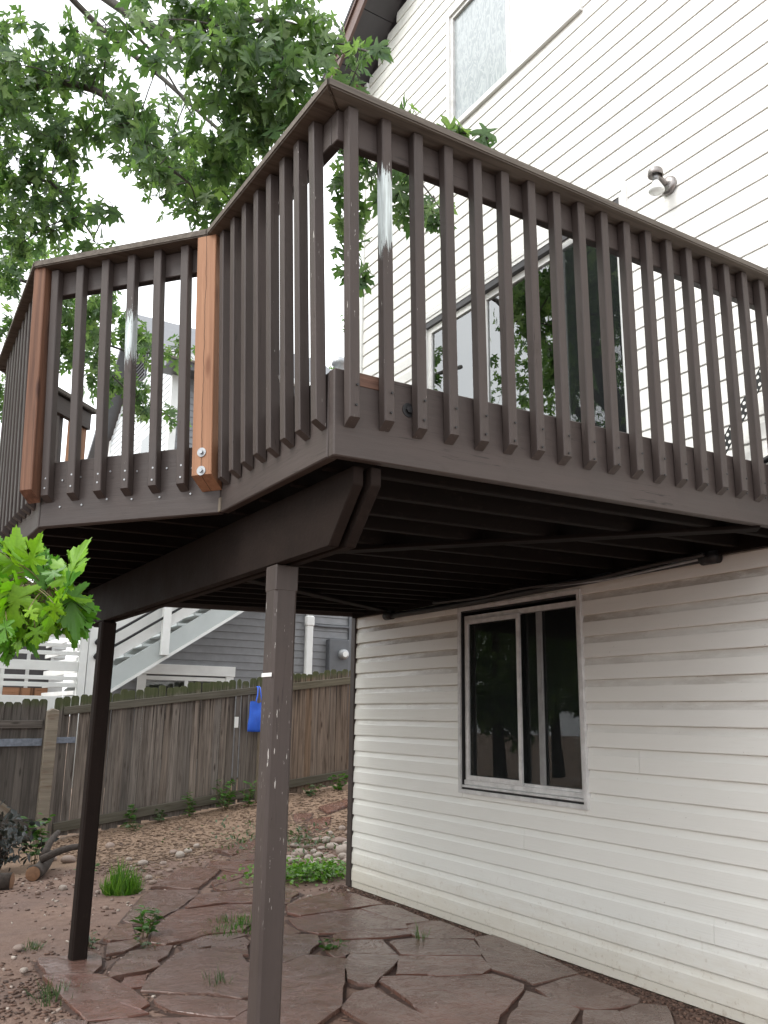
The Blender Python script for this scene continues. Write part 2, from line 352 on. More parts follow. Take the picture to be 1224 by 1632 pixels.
def prism(name, poly, axis, a0, a1, mat, parent=None, bevel=0):
    """polygon extruded along an axis; poly in the other two coordinates in xyz order"""
    def P(q, t):
        l = list(q); l.insert(axis, t); return Vector(l)
    n = len(poly); vs_ = [P(q, a0) for q in poly] + [P(q, a1) for q in poly]; c = sum(vs_, Vector()) / (2 * n)
    fs = [list(range(n))[::-1], list(range(n, 2 * n))] + [[i, (i + 1) % n, n + (i + 1) % n, n + i] for i in range(n)]
    me = mesh_from(name, [v - c for v in vs_], fs)
    bm = bmesh.new(); bm.from_mesh(me); bmesh.ops.recalc_face_normals(bm, faces=bm.faces[:])
    if bevel: bmesh.ops.bevel(bm, geom=bm.edges[:], offset=bevel, segments=1, affect='EDGES')
    bm.to_mesh(me); bm.free()
    return link(name, me, Matrix.Translation(c), parent, mat)
def tube_geo(pts, r0, r1, n=7):
    pts = [Vector(p) for p in pts]; V = []; F = []; prev = None
    for i, p in enumerate(pts):
        d = (pts[min(i + 1, len(pts) - 1)] - pts[max(i - 1, 0)]).normalized()
        a = d.orthogonal().normalized() if prev is None else (prev - d * prev.dot(d)).normalized()
        prev = a; b = d.cross(a); r = r0 + (r1 - r0) * i / max(1, len(pts) - 1)
        V += [p + (a * math.cos(2 * math.pi * k / n) + b * math.sin(2 * math.pi * k / n)) * r for k in range(n)]
    for i in range(len(pts) - 1):
        F += [[i * n + k, i * n + (k + 1) % n, (i + 1) * n + (k + 1) % n, (i + 1) * n + k] for k in range(n)]
    F += [list(range(n))[::-1], list(range((len(pts) - 1) * n, len(pts) * n))]
    return V, F
def smooth_path(pts, k=4):
    pts = [Vector(p) for p in pts]; o = []
    for i in range(len(pts) - 1):
        a, b, c, d = pts[max(i - 1, 0)], pts[i], pts[i + 1], pts[min(i + 2, len(pts) - 1)]
        for j in range(k):
            t = j / k; o.append(.5 * ((2 * b) + (c - a) * t + (2 * a - 5 * b + 4 * c - d) * t * t + (3 * b - a - 3 * c + d) * t ** 3))
    return o + [pts[-1]]
def tube(name, pts, r0, r1, mat, parent=None, n=7, k=4):
    c = Vector(pts[0]); V, F = tube_geo(smooth_path([Vector(p) - c for p in pts], k), r0, r1, n)
    return link(name, mesh_from(name, V, F, True), Matrix.Translation(c), parent, mat)
def joined(name, tubes, mat, parent, n=6):
    V = []; F = []
    for pts, r0, r1 in tubes:
        a, b = tube_geo(smooth_path(pts, 3), r0, r1, n); off = len(V); V += a; F += [[i + off for i in f] for f in b]
    return link(name, mesh_from(name, V, F, True), Matrix.Identity(4), parent, mat)
def lathe(name, prof, seg, mw, mat, parent=None):
    V = []; F = []; n = len(prof)
    for i in range(seg):
        a = 2 * math.pi * i / seg
        V += [(r * math.cos(a), r * math.sin(a), z) for r, z in prof]
    for i in range(seg):
        j = (i + 1) % seg
        F += [[i * n + k, j * n + k, j * n + k + 1, i * n + k + 1] for k in range(n - 1)]
    me = mesh_from(name, V, F, True); bm = bmesh.new(); bm.from_mesh(me); bmesh.ops.remove_doubles(bm, verts=bm.verts[:], dist=1e-5)
    bmesh.ops.recalc_face_normals(bm, faces=bm.faces[:]); bm.to_mesh(me); bm.free()
    return link(name, me, mw, parent, mat)
def axis_frame(p, d):
    d = Vector(d).normalized(); m = d.to_track_quat('Z', 'Y').to_matrix().to_4x4(); m.translation = p; return m
def fast_mesh(name, V, F3):
    """V (n,3) float array, F3 (m,3) int array"""
    me = bpy.data.meshes.new(name); me.vertices.add(len(V)); me.vertices.foreach_set('co', np.asarray(V, np.float32).ravel())
    m = len(F3); me.loops.add(m * 3); me.loops.foreach_set('vertex_index', np.asarray(F3, np.int32).ravel())
    me.polygons.add(m); me.polygons.foreach_set('loop_start', np.arange(0, m * 3, 3, dtype=np.int32))
    try: me.polygons.foreach_set('loop_total', np.full(m, 3, np.int32))
    except Exception: pass
    me.update(calc_edges=True); me.validate(); return me
def rand_rot(n, tilt=math.pi):
    q = rng.normal(size=(n, 4)); q /= np.linalg.norm(q, axis=1)[:, None]; w, x, y, z = q.T
    return np.stack([np.stack([1 - 2 * (y * y + z * z), 2 * (x * y - z * w), 2 * (x * z + y * w)], -1), np.stack([2 * (x * y + z * w), 1 - 2 * (x * x + z * z), 2 * (y * z - x * w)], -1), np.stack([2 * (x * z - y * w), 2 * (y * z + x * w), 1 - 2 * (x * x + y * y)], -1)], 1)
def basis(d, nrm):
    """rotation arrays whose Y is d and Z is near nrm"""
    d = d / np.linalg.norm(d, axis=1)[:, None]; x = np.cross(d, nrm); x /= np.linalg.norm(x, axis=1)[:, None] + 1e-9
    z = np.cross(x, d); return np.stack([x, d, z], -1)
def scatter_geo(v, f, R, S, P):
    n = len(P); V = np.einsum('nij,vj->nvi', R, v) * S[:, None, None] + P[:, None, :]
    F = (np.arange(n) * len(v))[:, None, None] + f[None]
    return V.reshape(-1, 3), F.reshape(-1, 3)
# maple leaf, base at the origin, tip at y = 1
_h = [(0, 0), (.10, -.04), (.24, -.10), (.38, -.10), (.26, .02), (.15, .13), (.32, .17), (.42, .22), (.56, .43), (.43, .40), (.38, .48), (.28, .39), (.08, .32), (.10, .46), (.20, .54), (.34, .64), (.22, .65), (.20, .74), (.11, .72), (.08, .84), (0, 1.0)]
def leaf_geo(droop=.22, fold=.18, teeth=0.0, curl=0.0):
    hh = _h
    if teeth:      # saw-toothed margin for the leaves seen close up
        hh = [_h[0]]
        for p, q in zip(_h, _h[1:]):
            d = Vector((q[0] - p[0], q[1] - p[1])); nrm = Vector((d.y, -d.x)); 
            if d.length > .1: hh += [(p[0] + d.x * .42 + nrm.x * teeth, p[1] + d.y * .42 + nrm.y * teeth), (p[0] + d.x * .55 - nrm.x * teeth * .5, p[1] + d.y * .55 - nrm.y * teeth * .5)]
            hh.append(q)
    ol = hh + [(-x, y) for x, y in hh[-2:0:-1]]
    v = [(0, .24)] + ol; v = np.array([(x, y, fold * abs(x) - droop * y * y - .12 * x * x + curl * x * y + .03 * math.sin(9 * x + 4 * y)) for x, y in v])
    n = len(ol); f = np.array([(0, 1 + i, 1 + (i + 1) % n) for i in range(n)]); return v, f
LV, LF = leaf_geo()
CUBE_V = np.array([(x, y, z) for x in (-.5, .5) for y in (-.5, .5) for z in (-.5, .5)]); CUBE_F = np.array([(0, 1, 3), (0, 3, 2), (4, 6, 7), (4, 7, 5), (0, 4, 5), (0, 5, 1), (2, 3, 7), (2, 7, 6), (0, 2, 6), (0, 6, 4), (1, 5, 7), (1, 7, 3)])
# ------------------------------------------------------------------ measured plans (metres): flagstone outlines, foliage clumps, limbs, stones; unseen crown added
STONES = [[[-2.637, -1.398], [-2.392, -1.514], [-2.315, -1.825], [-2.31, -2.087], [-2.363, -2.133], [-2.344, -2.202], [-2.439, -2.206], [-2.601, -2.165], [-2.615, -1.855]],
 [[-2.595, -1.042], [-2.497, -1.074], [-2.331, -1.055], [-2.309, -1.177], [-2.341, -1.327], [-2.422, -1.479], [-2.613, -1.366]],
 [[-2.321, -1.497], [-2.24, -1.342], [-2.124, -1.146], [-1.911, -1.123], [-1.877, -1.141], [-1.973, -1.317], [-2.062, -1.398], [-2.062, -1.481], [-2.144, -1.535], [-2.262, -1.567], [-2.345, -1.589]],
 [[-2.245, -1.125], [-2.183, -0.927], [-2.02, -0.893], [-2.041, -1.005], [-2.141, -1.091]],
 [[-2.174, -0.784], [-2.04, -0.51], [-1.937, -0.481], [-1.999, -0.802], [-2.033, -0.861], [-2.151, -0.847]],
 [[-1.926, -0.309], [-1.593, 0.374], [-1.448, 0.543], [-1.167, 0.388], [-1.22, 0.253], [-1.519, -0.173], [-1.732, -0.412], [-1.793, -0.488], [-1.91, -0.425]],
 [[-1.433, 0.687], [-1.01, 1.315], [-0.868, 1.383], [-0.693, 1.16], [-0.734, 1.062], [-1.129, 0.471], [-1.193, 0.462]],
 [[-0.966, 0.585], [-0.703, 1.033], [-0.604, 0.837], [-0.687, 0.71], [-0.973, 0.517]],
 [[-0.72, 1.315], [-0.607, 1.569], [-0.172, 1.293], [-0.421, 0.738], [-0.614, 1.011]],
 [[-0.374, 1.651], [-0.223, 1.79], [0.011, 1.701], [-0.143, 1.358], [-0.429, 1.514]],
 [[-1.014, 0.417], [-0.767, 0.596], [-0.643, 0.696], [-0.472, 0.624], [-0.613, 0.31], [-1.01, 0.264]],
 [[-1.438, -0.148], [-1.205, 0.214], [-1.033, 0.203], [-0.645, 0.24], [-0.879, -0.281], [-1.129, -0.149], [-1.435, -0.184]],
 [[-1.947, -0.997], [-1.816, -0.659], [-1.625, -0.364], [-1.517, -0.235], [-1.443, -0.247], [-1.157, -0.22], [-0.913, -0.356], [-1.0, -0.549], [-1.373, -0.981], [-1.572, -0.954], [-1.886, -1.089]],
 [[-1.815, -1.213], [-1.795, -1.124], [-1.625, -0.999], [-1.386, -1.012], [-1.387, -1.081], [-1.628, -1.195], [-1.81, -1.262]],
 [[-1.711, -1.348], [-1.635, -1.22], [-1.415, -1.134], [-1.448, -1.278], [-1.501, -1.346], [-1.547, -1.497], [-1.643, -1.467]],
 [[-2.26, -1.866], [-2.119, -1.615], [-1.931, -1.353], [-1.839, -1.274], [-1.72, -1.316], [-1.601, -1.53], [-1.635, -1.665], [-1.546, -1.764], [-1.728, -2.168], [-1.882, -2.205], [-1.974, -2.075], [-2.201, -1.909]],
 [[-2.254, -2.071], [-2.204, -2.013], [-2.143, -2.047], [-2.044, -2.134], [-1.841, -2.336], [-1.9, -2.361], [-2.018, -2.447], [-2.09, -2.404], [-2.227, -2.244], [-2.256, -2.147]],
 [[-2.28, -1.639], [-2.174, -1.627], [-2.232, -1.795], [-2.285, -1.783], [-2.313, -1.722]],
 [[-2.623, -2.24], [-2.449, -2.242], [-2.289, -2.326], [-2.087, -2.44], [-2.045, -2.502], [-2.142, -2.627], [-2.628, -2.379]],
 [[-2.038, -2.506], [-1.905, -2.385], [-1.848, -2.435], [-1.967, -2.701], [-2.087, -2.659]],
 [[-2.736, -2.163], [-2.683, -2.134], [-2.619, -2.188], [-2.652, -2.315], [-2.753, -2.284]],
 [[-0.766, -0.428], [-0.543, -0.305], [-0.322, -0.179], [-0.146, -0.307], [-0.162, -0.722], [-0.5, -0.735], [-0.605, -0.757], [-0.832, -0.775], [-0.872, -0.65]],
 [[-0.953, -0.844], [-0.846, -0.802], [-0.523, -0.777], [-0.395, -0.81], [-0.351, -1.31], [-0.409, -1.429], [-0.515, -1.377], [-0.658, -1.325], [-0.839, -1.301], [-0.95, -1.265], [-1.001, -1.09]],
 [[-0.907, -1.383], [-0.857, -1.334], [-0.678, -1.358], [-0.534, -1.406], [-0.455, -1.508], [-0.483, -1.57], [-0.655, -1.542], [-0.891, -1.48], [-0.934, -1.442]],
 [[-0.365, -0.801], [-0.175, -0.766], [-0.119, -0.833], [-0.147, -1.302], [-0.266, -1.33], [-0.334, -1.314], [-0.344, -1.103]],
 [[-0.43, -1.412], [-0.292, -1.369], [-0.161, -1.333], [-0.092, -1.37], [-0.129, -1.78], [-0.175, -1.83], [-0.362, -1.748], [-0.447, -1.655], [-0.446, -1.542]],
 [[-1.029, -1.512], [-0.93, -1.508], [-0.696, -1.589], [-0.759, -1.766], [-0.791, -1.886], [-0.865, -1.862], [-1.013, -1.761], [-0.992, -1.703], [-1.06, -1.8], [-1.116, -1.785], [-1.104, -1.663]],
 [[-0.676, -1.681], [-0.634, -1.646], [-0.508, -1.673], [-0.218, -1.876], [-0.277, -2.007], [-0.382, -2.162], [-0.57, -2.04], [-0.754, -1.923], [-0.706, -1.796]],
 [[-1.006, -2.268], [-0.865, -2.069], [-0.809, -1.977], [-0.604, -2.088], [-0.412, -2.209], [-0.504, -2.407], [-0.612, -2.464], [-0.832, -2.377], [-0.846, -2.321]],
 [[-1.128, -1.925], [-1.037, -1.812], [-0.813, -1.954], [-0.863, -2.032], [-1.047, -2.187], [-1.202, -2.341], [-1.261, -2.279], [-1.272, -2.198]],
 [[-1.488, -1.764], [-1.45, -1.811], [-1.274, -1.702], [-1.217, -1.734], [-1.112, -1.888], [-1.24, -2.08], [-1.522, -2.568], [-1.709, -2.712], [-1.794, -2.767], [-1.928, -2.715]],
 [[-1.245, -1.238], [-1.114, -1.224], [-1.009, -1.328], [-1.097, -1.497], [-1.244, -1.659], [-1.414, -1.757], [-1.488, -1.764]],
 [[-1.08, -0.883], [-1.053, -1.001], [-1.058, -1.173], [-1.152, -1.208], [-1.227, -1.201]],
 [[-1.525, -2.598], [-1.369, -2.435], [-1.238, -2.402], [-1.256, -2.557], [-1.251, -2.859], [-1.272, -3.025], [-1.49, -2.961], [-1.52, -2.813]],
 [[-0.586, -0.111], [-0.724, -0.342], [-0.868, -0.424], [-0.67, 0.004]],
 [[-0.531, 0.304], [-0.496, 0.133], [-0.525, -0.073], [-0.708, -0.252], [-0.809, -0.297]],
 [[-1.139, -2.312], [-1.089, -2.263], [-0.71, -2.46], [-0.562, -2.503], [-0.534, -2.721], [-0.602, -2.791], [-0.933, -3.016], [-1.1, -3.186], [-1.316, -3.081], [-1.196, -2.747]],
 [[-0.157, -1.836], [-0.015, -1.841], [-0.04, -2.221], [-0.124, -2.691], [-0.229, -2.699], [-0.459, -2.713], [-0.443, -2.646], [-0.477, -2.414], [-0.367, -2.214]],
 [[-0.498, -2.801], [-0.293, -2.767], [-0.151, -2.742], [-0.156, -2.868], [-0.173, -3.167], [-0.254, -3.22], [-0.454, -3.183], [-0.516, -3.117], [-0.552, -2.967]],
 [[-0.588, -2.822], [-0.558, -3.083], [-0.564, -3.153], [-0.737, -3.271], [-0.828, -3.339], [-1.059, -3.209]],
 [[-0.546, -3.193], [-0.42, -3.263], [-0.456, -3.343], [-0.596, -3.496], [-0.776, -3.394]],
 [[-0.405, -3.292], [-0.251, -3.265], [-0.171, -3.341], [-0.413, -3.599], [-0.567, -3.512]],
 [[-0.356, 2.141], [0.049, 2.339], [0.185, 2.311], [0.342, 2.199], [0.201, 1.892], [-0.188, 1.819], [-0.283, 1.81]],
 [[-0.369, 1.644], [-0.185, 1.78], [-0.015, 1.851], [0.163, 1.808], [-0.053, 1.34]],
 [[1.062, 3.251], [1.255, 3.17], [1.115, 2.959], [0.88, 2.827]],
 [[0.875, 2.639], [1.11, 2.884], [1.347, 2.863], [1.064, 2.44], [0.753, 2.286]],
 [[1.485, 3.401], [1.984, 3.544], [1.851, 3.308], [1.431, 3.069]]]
CLUMPS = [[-2.24, -1.21, 6.34, 0.45, 0.16, 78], [-1.98, -2.04, 5.71, 0.44, 0.22, 130], [-1.61, -2.04, 5.76, 0.28, 0.22, 62], [-2.15, -1.86, 5.44, 0.33, 0.26, 117], [-1.86, -2.12, 5.3, 0.33, 0.23, 94], [-1.39, -2.05, 5.74, 0.21, 0.15, 20], [-1.36, -2.37, 5.52, 0.09, 0.09, 6], [-1.38, -2.22, 5.47, 0.12, 0.11, 7], [-1.78, -1.77, 5.16, 0.28, 0.22, 83], [-1.89, -1.31, 5.49, 0.32, 0.21, 85], [-1.88, -0.84, 5.5, 0.26, 0.25, 75], [-1.59, -0.98, 5.36, 0.26, 0.18, 54], [-1.83, -0.19, 5.67, 0.28, 0.27, 85], [-1.96, 0.04, 6.0, 0.25, 0.23, 63], [-1.79, -0.35, 5.3, 0.18, 0.14, 22], [-1.66, -0.48, 5.48, 0.22, 0.22, 48], [-1.57, -1.71, 5.36, 0.19, 0.21, 44], [-2.06, -0.21, 5.38, 0.12, 0.09, 6], [-2.9, -0.39, 6.23, 0.29, 0.15, 39], [-2.71, -0.64, 6.05, 0.28, 0.15, 42], [-2.96, -0.3, 6.06, 0.24, 0.18, 39], [-2.6, -0.78, 5.64, 0.2, 0.17, 37], [-2.5, -0.96, 5.43, 0.17, 0.16, 30], [-2.42, -1.13, 5.17, 0.15, 0.16, 27], [-3.04, 0.12, 6.08, 0.25, 0.24, 60], [-3.25, -0.09, 5.94, 0.16, 0.36, 63], [-3.12, 0.28, 5.66, 0.25, 0.24, 60], [-2.85, -0.08, 5.69, 0.29, 0.2, 59], [-2.67, -0.4, 5.76, 0.24, 0.13, 28], [-3.34, 0.21, 6.7, 0.09, 0.24, 21], [-2.92, 0.37, 5.56, 0.31, 0.21, 65], [-2.7, 0.12, 5.33, 0.22, 0.16, 27], [-3.05, 0.35, 5.24, 0.23, 0.22, 52], [-2.76, 0.38, 5.18, 0.24, 0.15, 32], [-2.49, 0.07, 5.0, 0.2, 0.1, 12], [-2.38, -1.27, 4.93, 0.15, 0.14, 21], [-2.54, 2.86, 6.27, 0.45, 0.15, 52], [-3.29, -0.3, 6.45, 0.16, 0.1, 6], [-3.14, -0.37, 6.38, 0.13, 0.1, 6], [-2.76, -1.0, 6.11, 0.15, 0.11, 9], [-2.61, -1.4, 5.89, 0.21, 0.13, 20], [-3.18, -0.07, 6.36, 0.19, 0.13, 16], [-2.0, -0.03, 6.35, 0.18, 0.17, 23], [-2.47, -0.77, 5.31, 0.17, 0.11, 12], [-2.46, -1.42, 5.64, 0.1, 0.14, 6], [-2.88, -0.45, 6.44, 0.17, 0.09, 7], [-3.37, -0.54, 5.83, 0.15, 0.19, 28], [-2.64, 3.89, 4.95, 0.21, 0.38, 71], [-2.61, 3.67, 5.67, 0.19, 0.31, 59], [-2.09, -1.19, 6.35, 0.3, 0.2, 61], [-2.45, -0.34, 5.1, 0.18, 0.11, 9], [-2.78, 3.06, 6.06, 0.2, 0.33, 72], [-3.0, 0.4, 4.97, 0.16, 0.13, 19], [-2.22, 3.33, 6.03, 0.21, 0.31, 64], [-1.96, 3.27, 5.68, 0.25, 0.42, 121], [-2.11, 3.43, 5.43, 0.24, 0.28, 67], [-1.82, 2.69, 5.71, 0.26, 0.33, 97], [-1.8, 2.83, 5.16, 0.2, 0.3, 59], [-1.54, 2.38, 5.36, 0.19, 0.25, 48], [-1.4, 2.13, 5.08, 0.23, 0.17, 31], [-1.2, 1.78, 5.0, 0.19, 0.17, 20], [-1.32, 2.66, 4.73, 0.18, 0.31, 57], [-1.01, 2.52, 4.53, 0.14, 0.13, 10], [-1.76, 3.35, 4.97, 0.13, 0.12, 8], [-1.51, 2.95, 4.97, 0.17, 0.23, 30], [-1.02, -1.5, 5.13, 0.14, 0.3, 52], [-0.86, -1.28, 4.83, 0.13, 0.28, 35], [-0.99, -1.78, 5.19, 0.13, 0.19, 27], [-0.96, -2.15, 4.74, 0.18, 0.17, 35], [-0.88, -2.4, 4.56, 0.11, 0.15, 12], [-1.02, -1.75, 4.3, 0.05, 0.1, 6], [-1.0, -2.2, 4.99, 0.18, 0.12, 19], [-1.16, -1.93, 5.24, 0.12, 0.14, 15], [-1.25, -2.73, 4.83, 0.11, 0.04, 6], [-1.1, -3.0, 4.62, 0.06, 0.05, 6], [-1.02, -3.14, 4.53, 0.08, 0.05, 6], [-1.15, -2.98, 4.64, 0.06, 0.03, 6], [-0.82, -2.4, 4.44, 0.05, 0.08, 6]]
CROWN_UNSEEN = [[-7.57, -1.99, 5.69, 0.65, 0.5, 90], [-4.25, -1.92, 7.03, 0.65, 0.5, 90], [-3.99, -2.49, 6.63, 0.65, 0.5, 90], [-6.29, -0.57, 5.23, 0.65, 0.5, 90], [-4.06, 1.76, 8.93, 0.65, 0.5, 90], [-8.0, 0.54, 8.94, 0.65, 0.5, 90], [-5.69, 2.31, 4.54, 0.65, 0.5, 90], [-7.96, 4.54, 7.96, 0.65, 0.5, 90], [-4.18, 1.91, 4.43, 0.65, 0.5, 90], [-4.55, -1.48, 8.1, 0.65, 0.5, 90], [-4.6, 1.08, 8.93, 0.65, 0.5, 90], [-8.35, 1.21, 8.92, 0.65, 0.5, 90], [-6.77, 4.28, 7.48, 0.65, 0.5, 90], [-3.12, -1.05, 8.26, 0.65, 0.5, 90], [-6.58, -2.49, 5.98, 0.65, 0.5, 90], [-8.81, 2.51, 4.71, 0.65, 0.5, 90], [-5.82, 2.76, 3.53, 0.65, 0.5, 90], [-5.92, 1.82, 7.9, 0.65, 0.5, 90], [-2.7, 0.7, 8.89, 0.65, 0.5, 90], [-6.61, 3.14, 8.45, 0.65, 0.5, 90], [-5.74, 4.06, 8.14, 0.65, 0.5, 90], [-8.15, 3.21, 9.61, 0.65, 0.5, 90], [-7.03, 0.98, 5.95, 0.65, 0.5, 90], [-6.81, 4.21, 5.36, 0.65, 0.5, 90], [-3.0, -0.31, 9.49, 0.65, 0.5, 90], [-5.71, 4.39, 6.87, 0.65, 0.5, 90], [-7.31, 2.2, 3.09, 0.65, 0.5, 90], [-9.63, 2.53, 6.42, 0.65, 0.5, 90], [-2.92, -2.31, 7.04, 0.65, 0.5, 90], [-5.83, 3.18, 8.39, 0.65, 0.5, 90], [-5.54, 2.85, 6.54, 0.65, 0.5, 90], [-4.77, -0.14, 7.01, 0.65, 0.5, 90], [-6.23, -0.02, 3.06, 0.65, 0.5, 90], [-8.61, 4.05, 4.65, 0.65, 0.5, 90], [-9.44, -0.67, 7.99, 0.65, 0.5, 90], [-5.74, 2.72, 6.23, 0.65, 0.5, 90], [-7.67, 2.14, 9.9, 0.65, 0.5, 90], [-8.29, 4.46, 4.66, 0.65, 0.5, 90], [-6.63, 4.93, 5.22, 0.65, 0.5, 90], [-4.68, 2.32, 3.51, 0.65, 0.5, 90], [-6.93, -1.93, 4.86, 0.65, 0.5, 90], [-8.05, -1.91, 6.92, 0.65, 0.5, 90], [-5.92, -0.13, 9.66, 0.65, 0.5, 90], [-8.44, 1.34, 8.48, 0.65, 0.5, 90], [-6.39, 1.17, 8.02, 0.65, 0.5, 90], [-5.73, 2.79, 7.43, 0.65, 0.5, 90], [-5.18, 5.14, 4.72, 0.65, 0.5, 90], [-7.31, 5.92, 6.6, 0.65, 0.5, 90], [-5.98, 2.0, 9.57, 0.65, 0.5, 90], [-8.89, 2.39, 4.65, 0.65, 0.5, 90], [-7.09, 5.26, 5.81, 0.65, 0.5, 90], [-4.42, -0.69, 5.61, 0.65, 0.5, 90], [-7.75, 3.05, 4.3, 0.65, 0.5, 90], [-5.13, 0.18, 8.43, 0.65, 0.5, 90], [-4.44, -0.02, 5.07, 0.65, 0.5, 90], [-5.62, -1.85, 7.29, 0.65, 0.5, 90], [-5.0, -0.18, 8.15, 0.65, 0.5, 90], [-7.17, 3.04, 7.26, 0.65, 0.5, 90], [-9.25, 4.08, 6.76, 0.65, 0.5, 90], [-7.83, -1.82, 5.14, 0.65, 0.5, 90], [-5.24, -2.13, 4.95, 0.65, 0.5, 90], [-7.82, -1.04, 8.88, 0.65, 0.5, 90], [-9.44, 0.82, 6.79, 0.65, 0.5, 90], [-6.77, 4.45, 8.5, 0.65, 0.5, 90], [-8.2, 3.77, 9.1, 0.65, 0.5, 90], [-6.4, 2.73, 8.77, 0.65, 0.5, 90], [-5.27, 2.43, 4.57, 0.65, 0.5, 90], [-4.47, 3.03, 10.08, 0.65, 0.5, 90], [-8.39, -1.31, 5.46, 0.65, 0.5, 90], [-7.23, 1.8, 4.04, 0.65, 0.5, 90], [-5.87, 1.53, 4.38, 0.65, 0.5, 90], [-8.6, 2.43, 3.86, 0.65, 0.5, 90], [-6.5, 4.97, 5.76, 0.65, 0.5, 90], [-5.2, 2.98, 9.68, 0.65, 0.5, 90], [-6.11, -1.06, 4.89, 0.65, 0.5, 90], [-4.89, 2.66, 6.76, 0.65, 0.5, 90], [-3.8, 1.93, 6.15, 0.65, 0.5, 90], [-5.46, -2.11, 6.88, 0.65, 0.5, 90], [-4.65, -1.66, 6.45, 0.65, 0.5, 90], [-5.42, 4.76, 3.62, 0.65, 0.5, 90], [-5.94, 5.73, 5.47, 0.65, 0.5, 90], [-3.22, 1.82, 10.06, 0.65, 0.5, 90], [-7.12, -1.12, 5.85, 0.65, 0.5, 90], [-6.55, -0.21, 5.97, 0.65, 0.5, 90], [-4.21, 2.99, 4.6, 0.65, 0.5, 90], [-6.09, -0.85, 9.21, 0.65, 0.5, 90], [-6.97, 0.28, 9.94, 0.65, 0.5, 90], [-7.4, -0.62, 5.68, 0.65, 0.5, 90], [-5.62, 3.33, 5.81, 0.65, 0.5, 90], [-6.08, 1.76, 6.18, 0.65, 0.5, 90], [-7.66, 5.24, 6.23, 0.65, 0.5, 90], [-9.19, 0.83, 6.48, 0.65, 0.5, 90], [-8.72, 4.43, 6.01, 0.65, 0.5, 90], [-5.84, 1.86, 6.05, 0.65, 0.5, 90], [-6.13, 0.68, 3.61, 0.65, 0.5, 90], [-6.91, 3.89, 9.09, 0.65, 0.5, 90], [-7.09, 2.15, 3.19, 0.65, 0.5, 90], [-3.51, 3.61, 4.52, 0.65, 0.5, 90], [-9.9, 3.08, 7.46, 0.65, 0.5, 90], [-4.91, 3.79, 4.3, 0.65, 0.5, 90], [-8.93, -0.08, 6.25, 0.65, 0.5, 90], [-6.07, 3.72, 6.51, 0.65, 0.5, 90], [-7.45, -1.25, 7.55, 0.65, 0.5, 90], [-7.32, 2.88, 4.4, 0.65, 0.5, 90], [-7.16, -1.46, 4.58, 0.65, 0.5, 90], [-8.67, 1.35, 8.49, 0.65, 0.5, 90], [-6.94, 5.52, 6.47, 0.65, 0.5, 90], [-5.42, 0.27, 6.99, 0.65, 0.5, 90], [-4.86, 0.69, 7.39, 0.65, 0.5, 90], [-8.5, 0.84, 7.24, 0.65, 0.5, 90], [-5.98, 2.03, 4.41, 0.65, 0.5, 90], [-5.15, -1.45, 3.55, 0.65, 0.5, 90], [-5.23, -0.27, 3.92, 0.65, 0.5, 90], [-7.08, 3.06, 9.95, 0.65, 0.5, 90], [-6.15, 0.4, 10.15, 0.65, 0.5, 90], [-7.47, 2.07, 6.42, 0.65, 0.5, 90], [-6.21, 2.21, 9.44, 0.65, 0.5, 90], [-6.65, -1.53, 7.92, 0.65, 0.5, 90], [-9.75, 2.4, 5.58, 0.65, 0.5, 90], [-6.37, 4.42, 9.24, 0.65, 0.5, 90]]  # unseen part of the maple crown, extended left to block sky light
LIMBS = [[[[-4.88, 1.36, 8.13], [-3.15, 0.14, 7.43], [-2.52, -0.44, 6.79], [-2.17, -0.88, 6.3], [-1.79, -1.42, 5.67], [-1.53, -1.73, 5.36]], 0.05, 0.016],
 [[[-3.15, 0.14, 7.43], [-2.63, 0.15, 7.08], [-2.33, -0.06, 6.74], [-2.12, -0.24, 6.48], [-1.85, -0.62, 5.96], [-1.68, -0.98, 5.56], [-1.56, -1.26, 5.44]], 0.03, 0.008],
 [[[-2.56, -0.3, 6.83], [-2.29, -0.4, 6.57], [-2.12, -0.35, 6.45], [-1.91, -0.48, 6.03]], 0.015, 0.006],
 [[[-2.17, -0.88, 6.3], [-1.85, -1.73, 6.04], [-1.42, -2.05, 5.8], [-1.32, -2.39, 5.52]], 0.022, 0.006],
 [[[-1.53, -1.73, 5.36], [-1.25, -1.76, 5.26], [-1.04, -1.59, 5.08], [-0.86, -1.34, 4.64]], 0.018, 0.005],
 [[[-1.25, -1.76, 5.26], [-0.99, -2.19, 4.95], [-0.84, -2.42, 4.54]], 0.012, 0.004],
 [[[-1.25, -1.76, 5.26], [-1.2, -2.52, 4.87], [-1.16, -2.87, 4.69], [-1.04, -3.14, 4.54]], 0.01, 0.004],
 [[[-4.21, 1.25, 6.63], [-3.29, 0.32, 6.2], [-2.94, -0.23, 6.09], [-2.6, -0.7, 5.75], [-2.34, -0.87, 5.32], [-1.99, -0.71, 5.28]], 0.045, 0.008],
 [[[-4.06, 1.68, 5.63], [-3.18, 0.56, 5.51], [-2.84, 0.24, 5.51], [-2.48, 0.14, 5.07]], 0.03, 0.006],
 [[[-4.16, 4.04, 6.89], [-2.83, 3.44, 6.14], [-2.52, 3.48, 6.17], [-1.99, 3.29, 5.68], [-1.54, 2.65, 5.24], [-1.2, 1.89, 5.04]], 0.035, 0.006],
 [[[-1.99, 3.29, 5.68], [-1.6, 2.88, 5.0], [-1.29, 2.65, 4.69], [-1.01, 2.52, 4.53]], 0.01, 0.004],
 [[[-1.88, -2.05, 5.53], [-1.86, -2.14, 5.37], [-1.96, -2.12, 5.11]], 0.008, 0.004]]
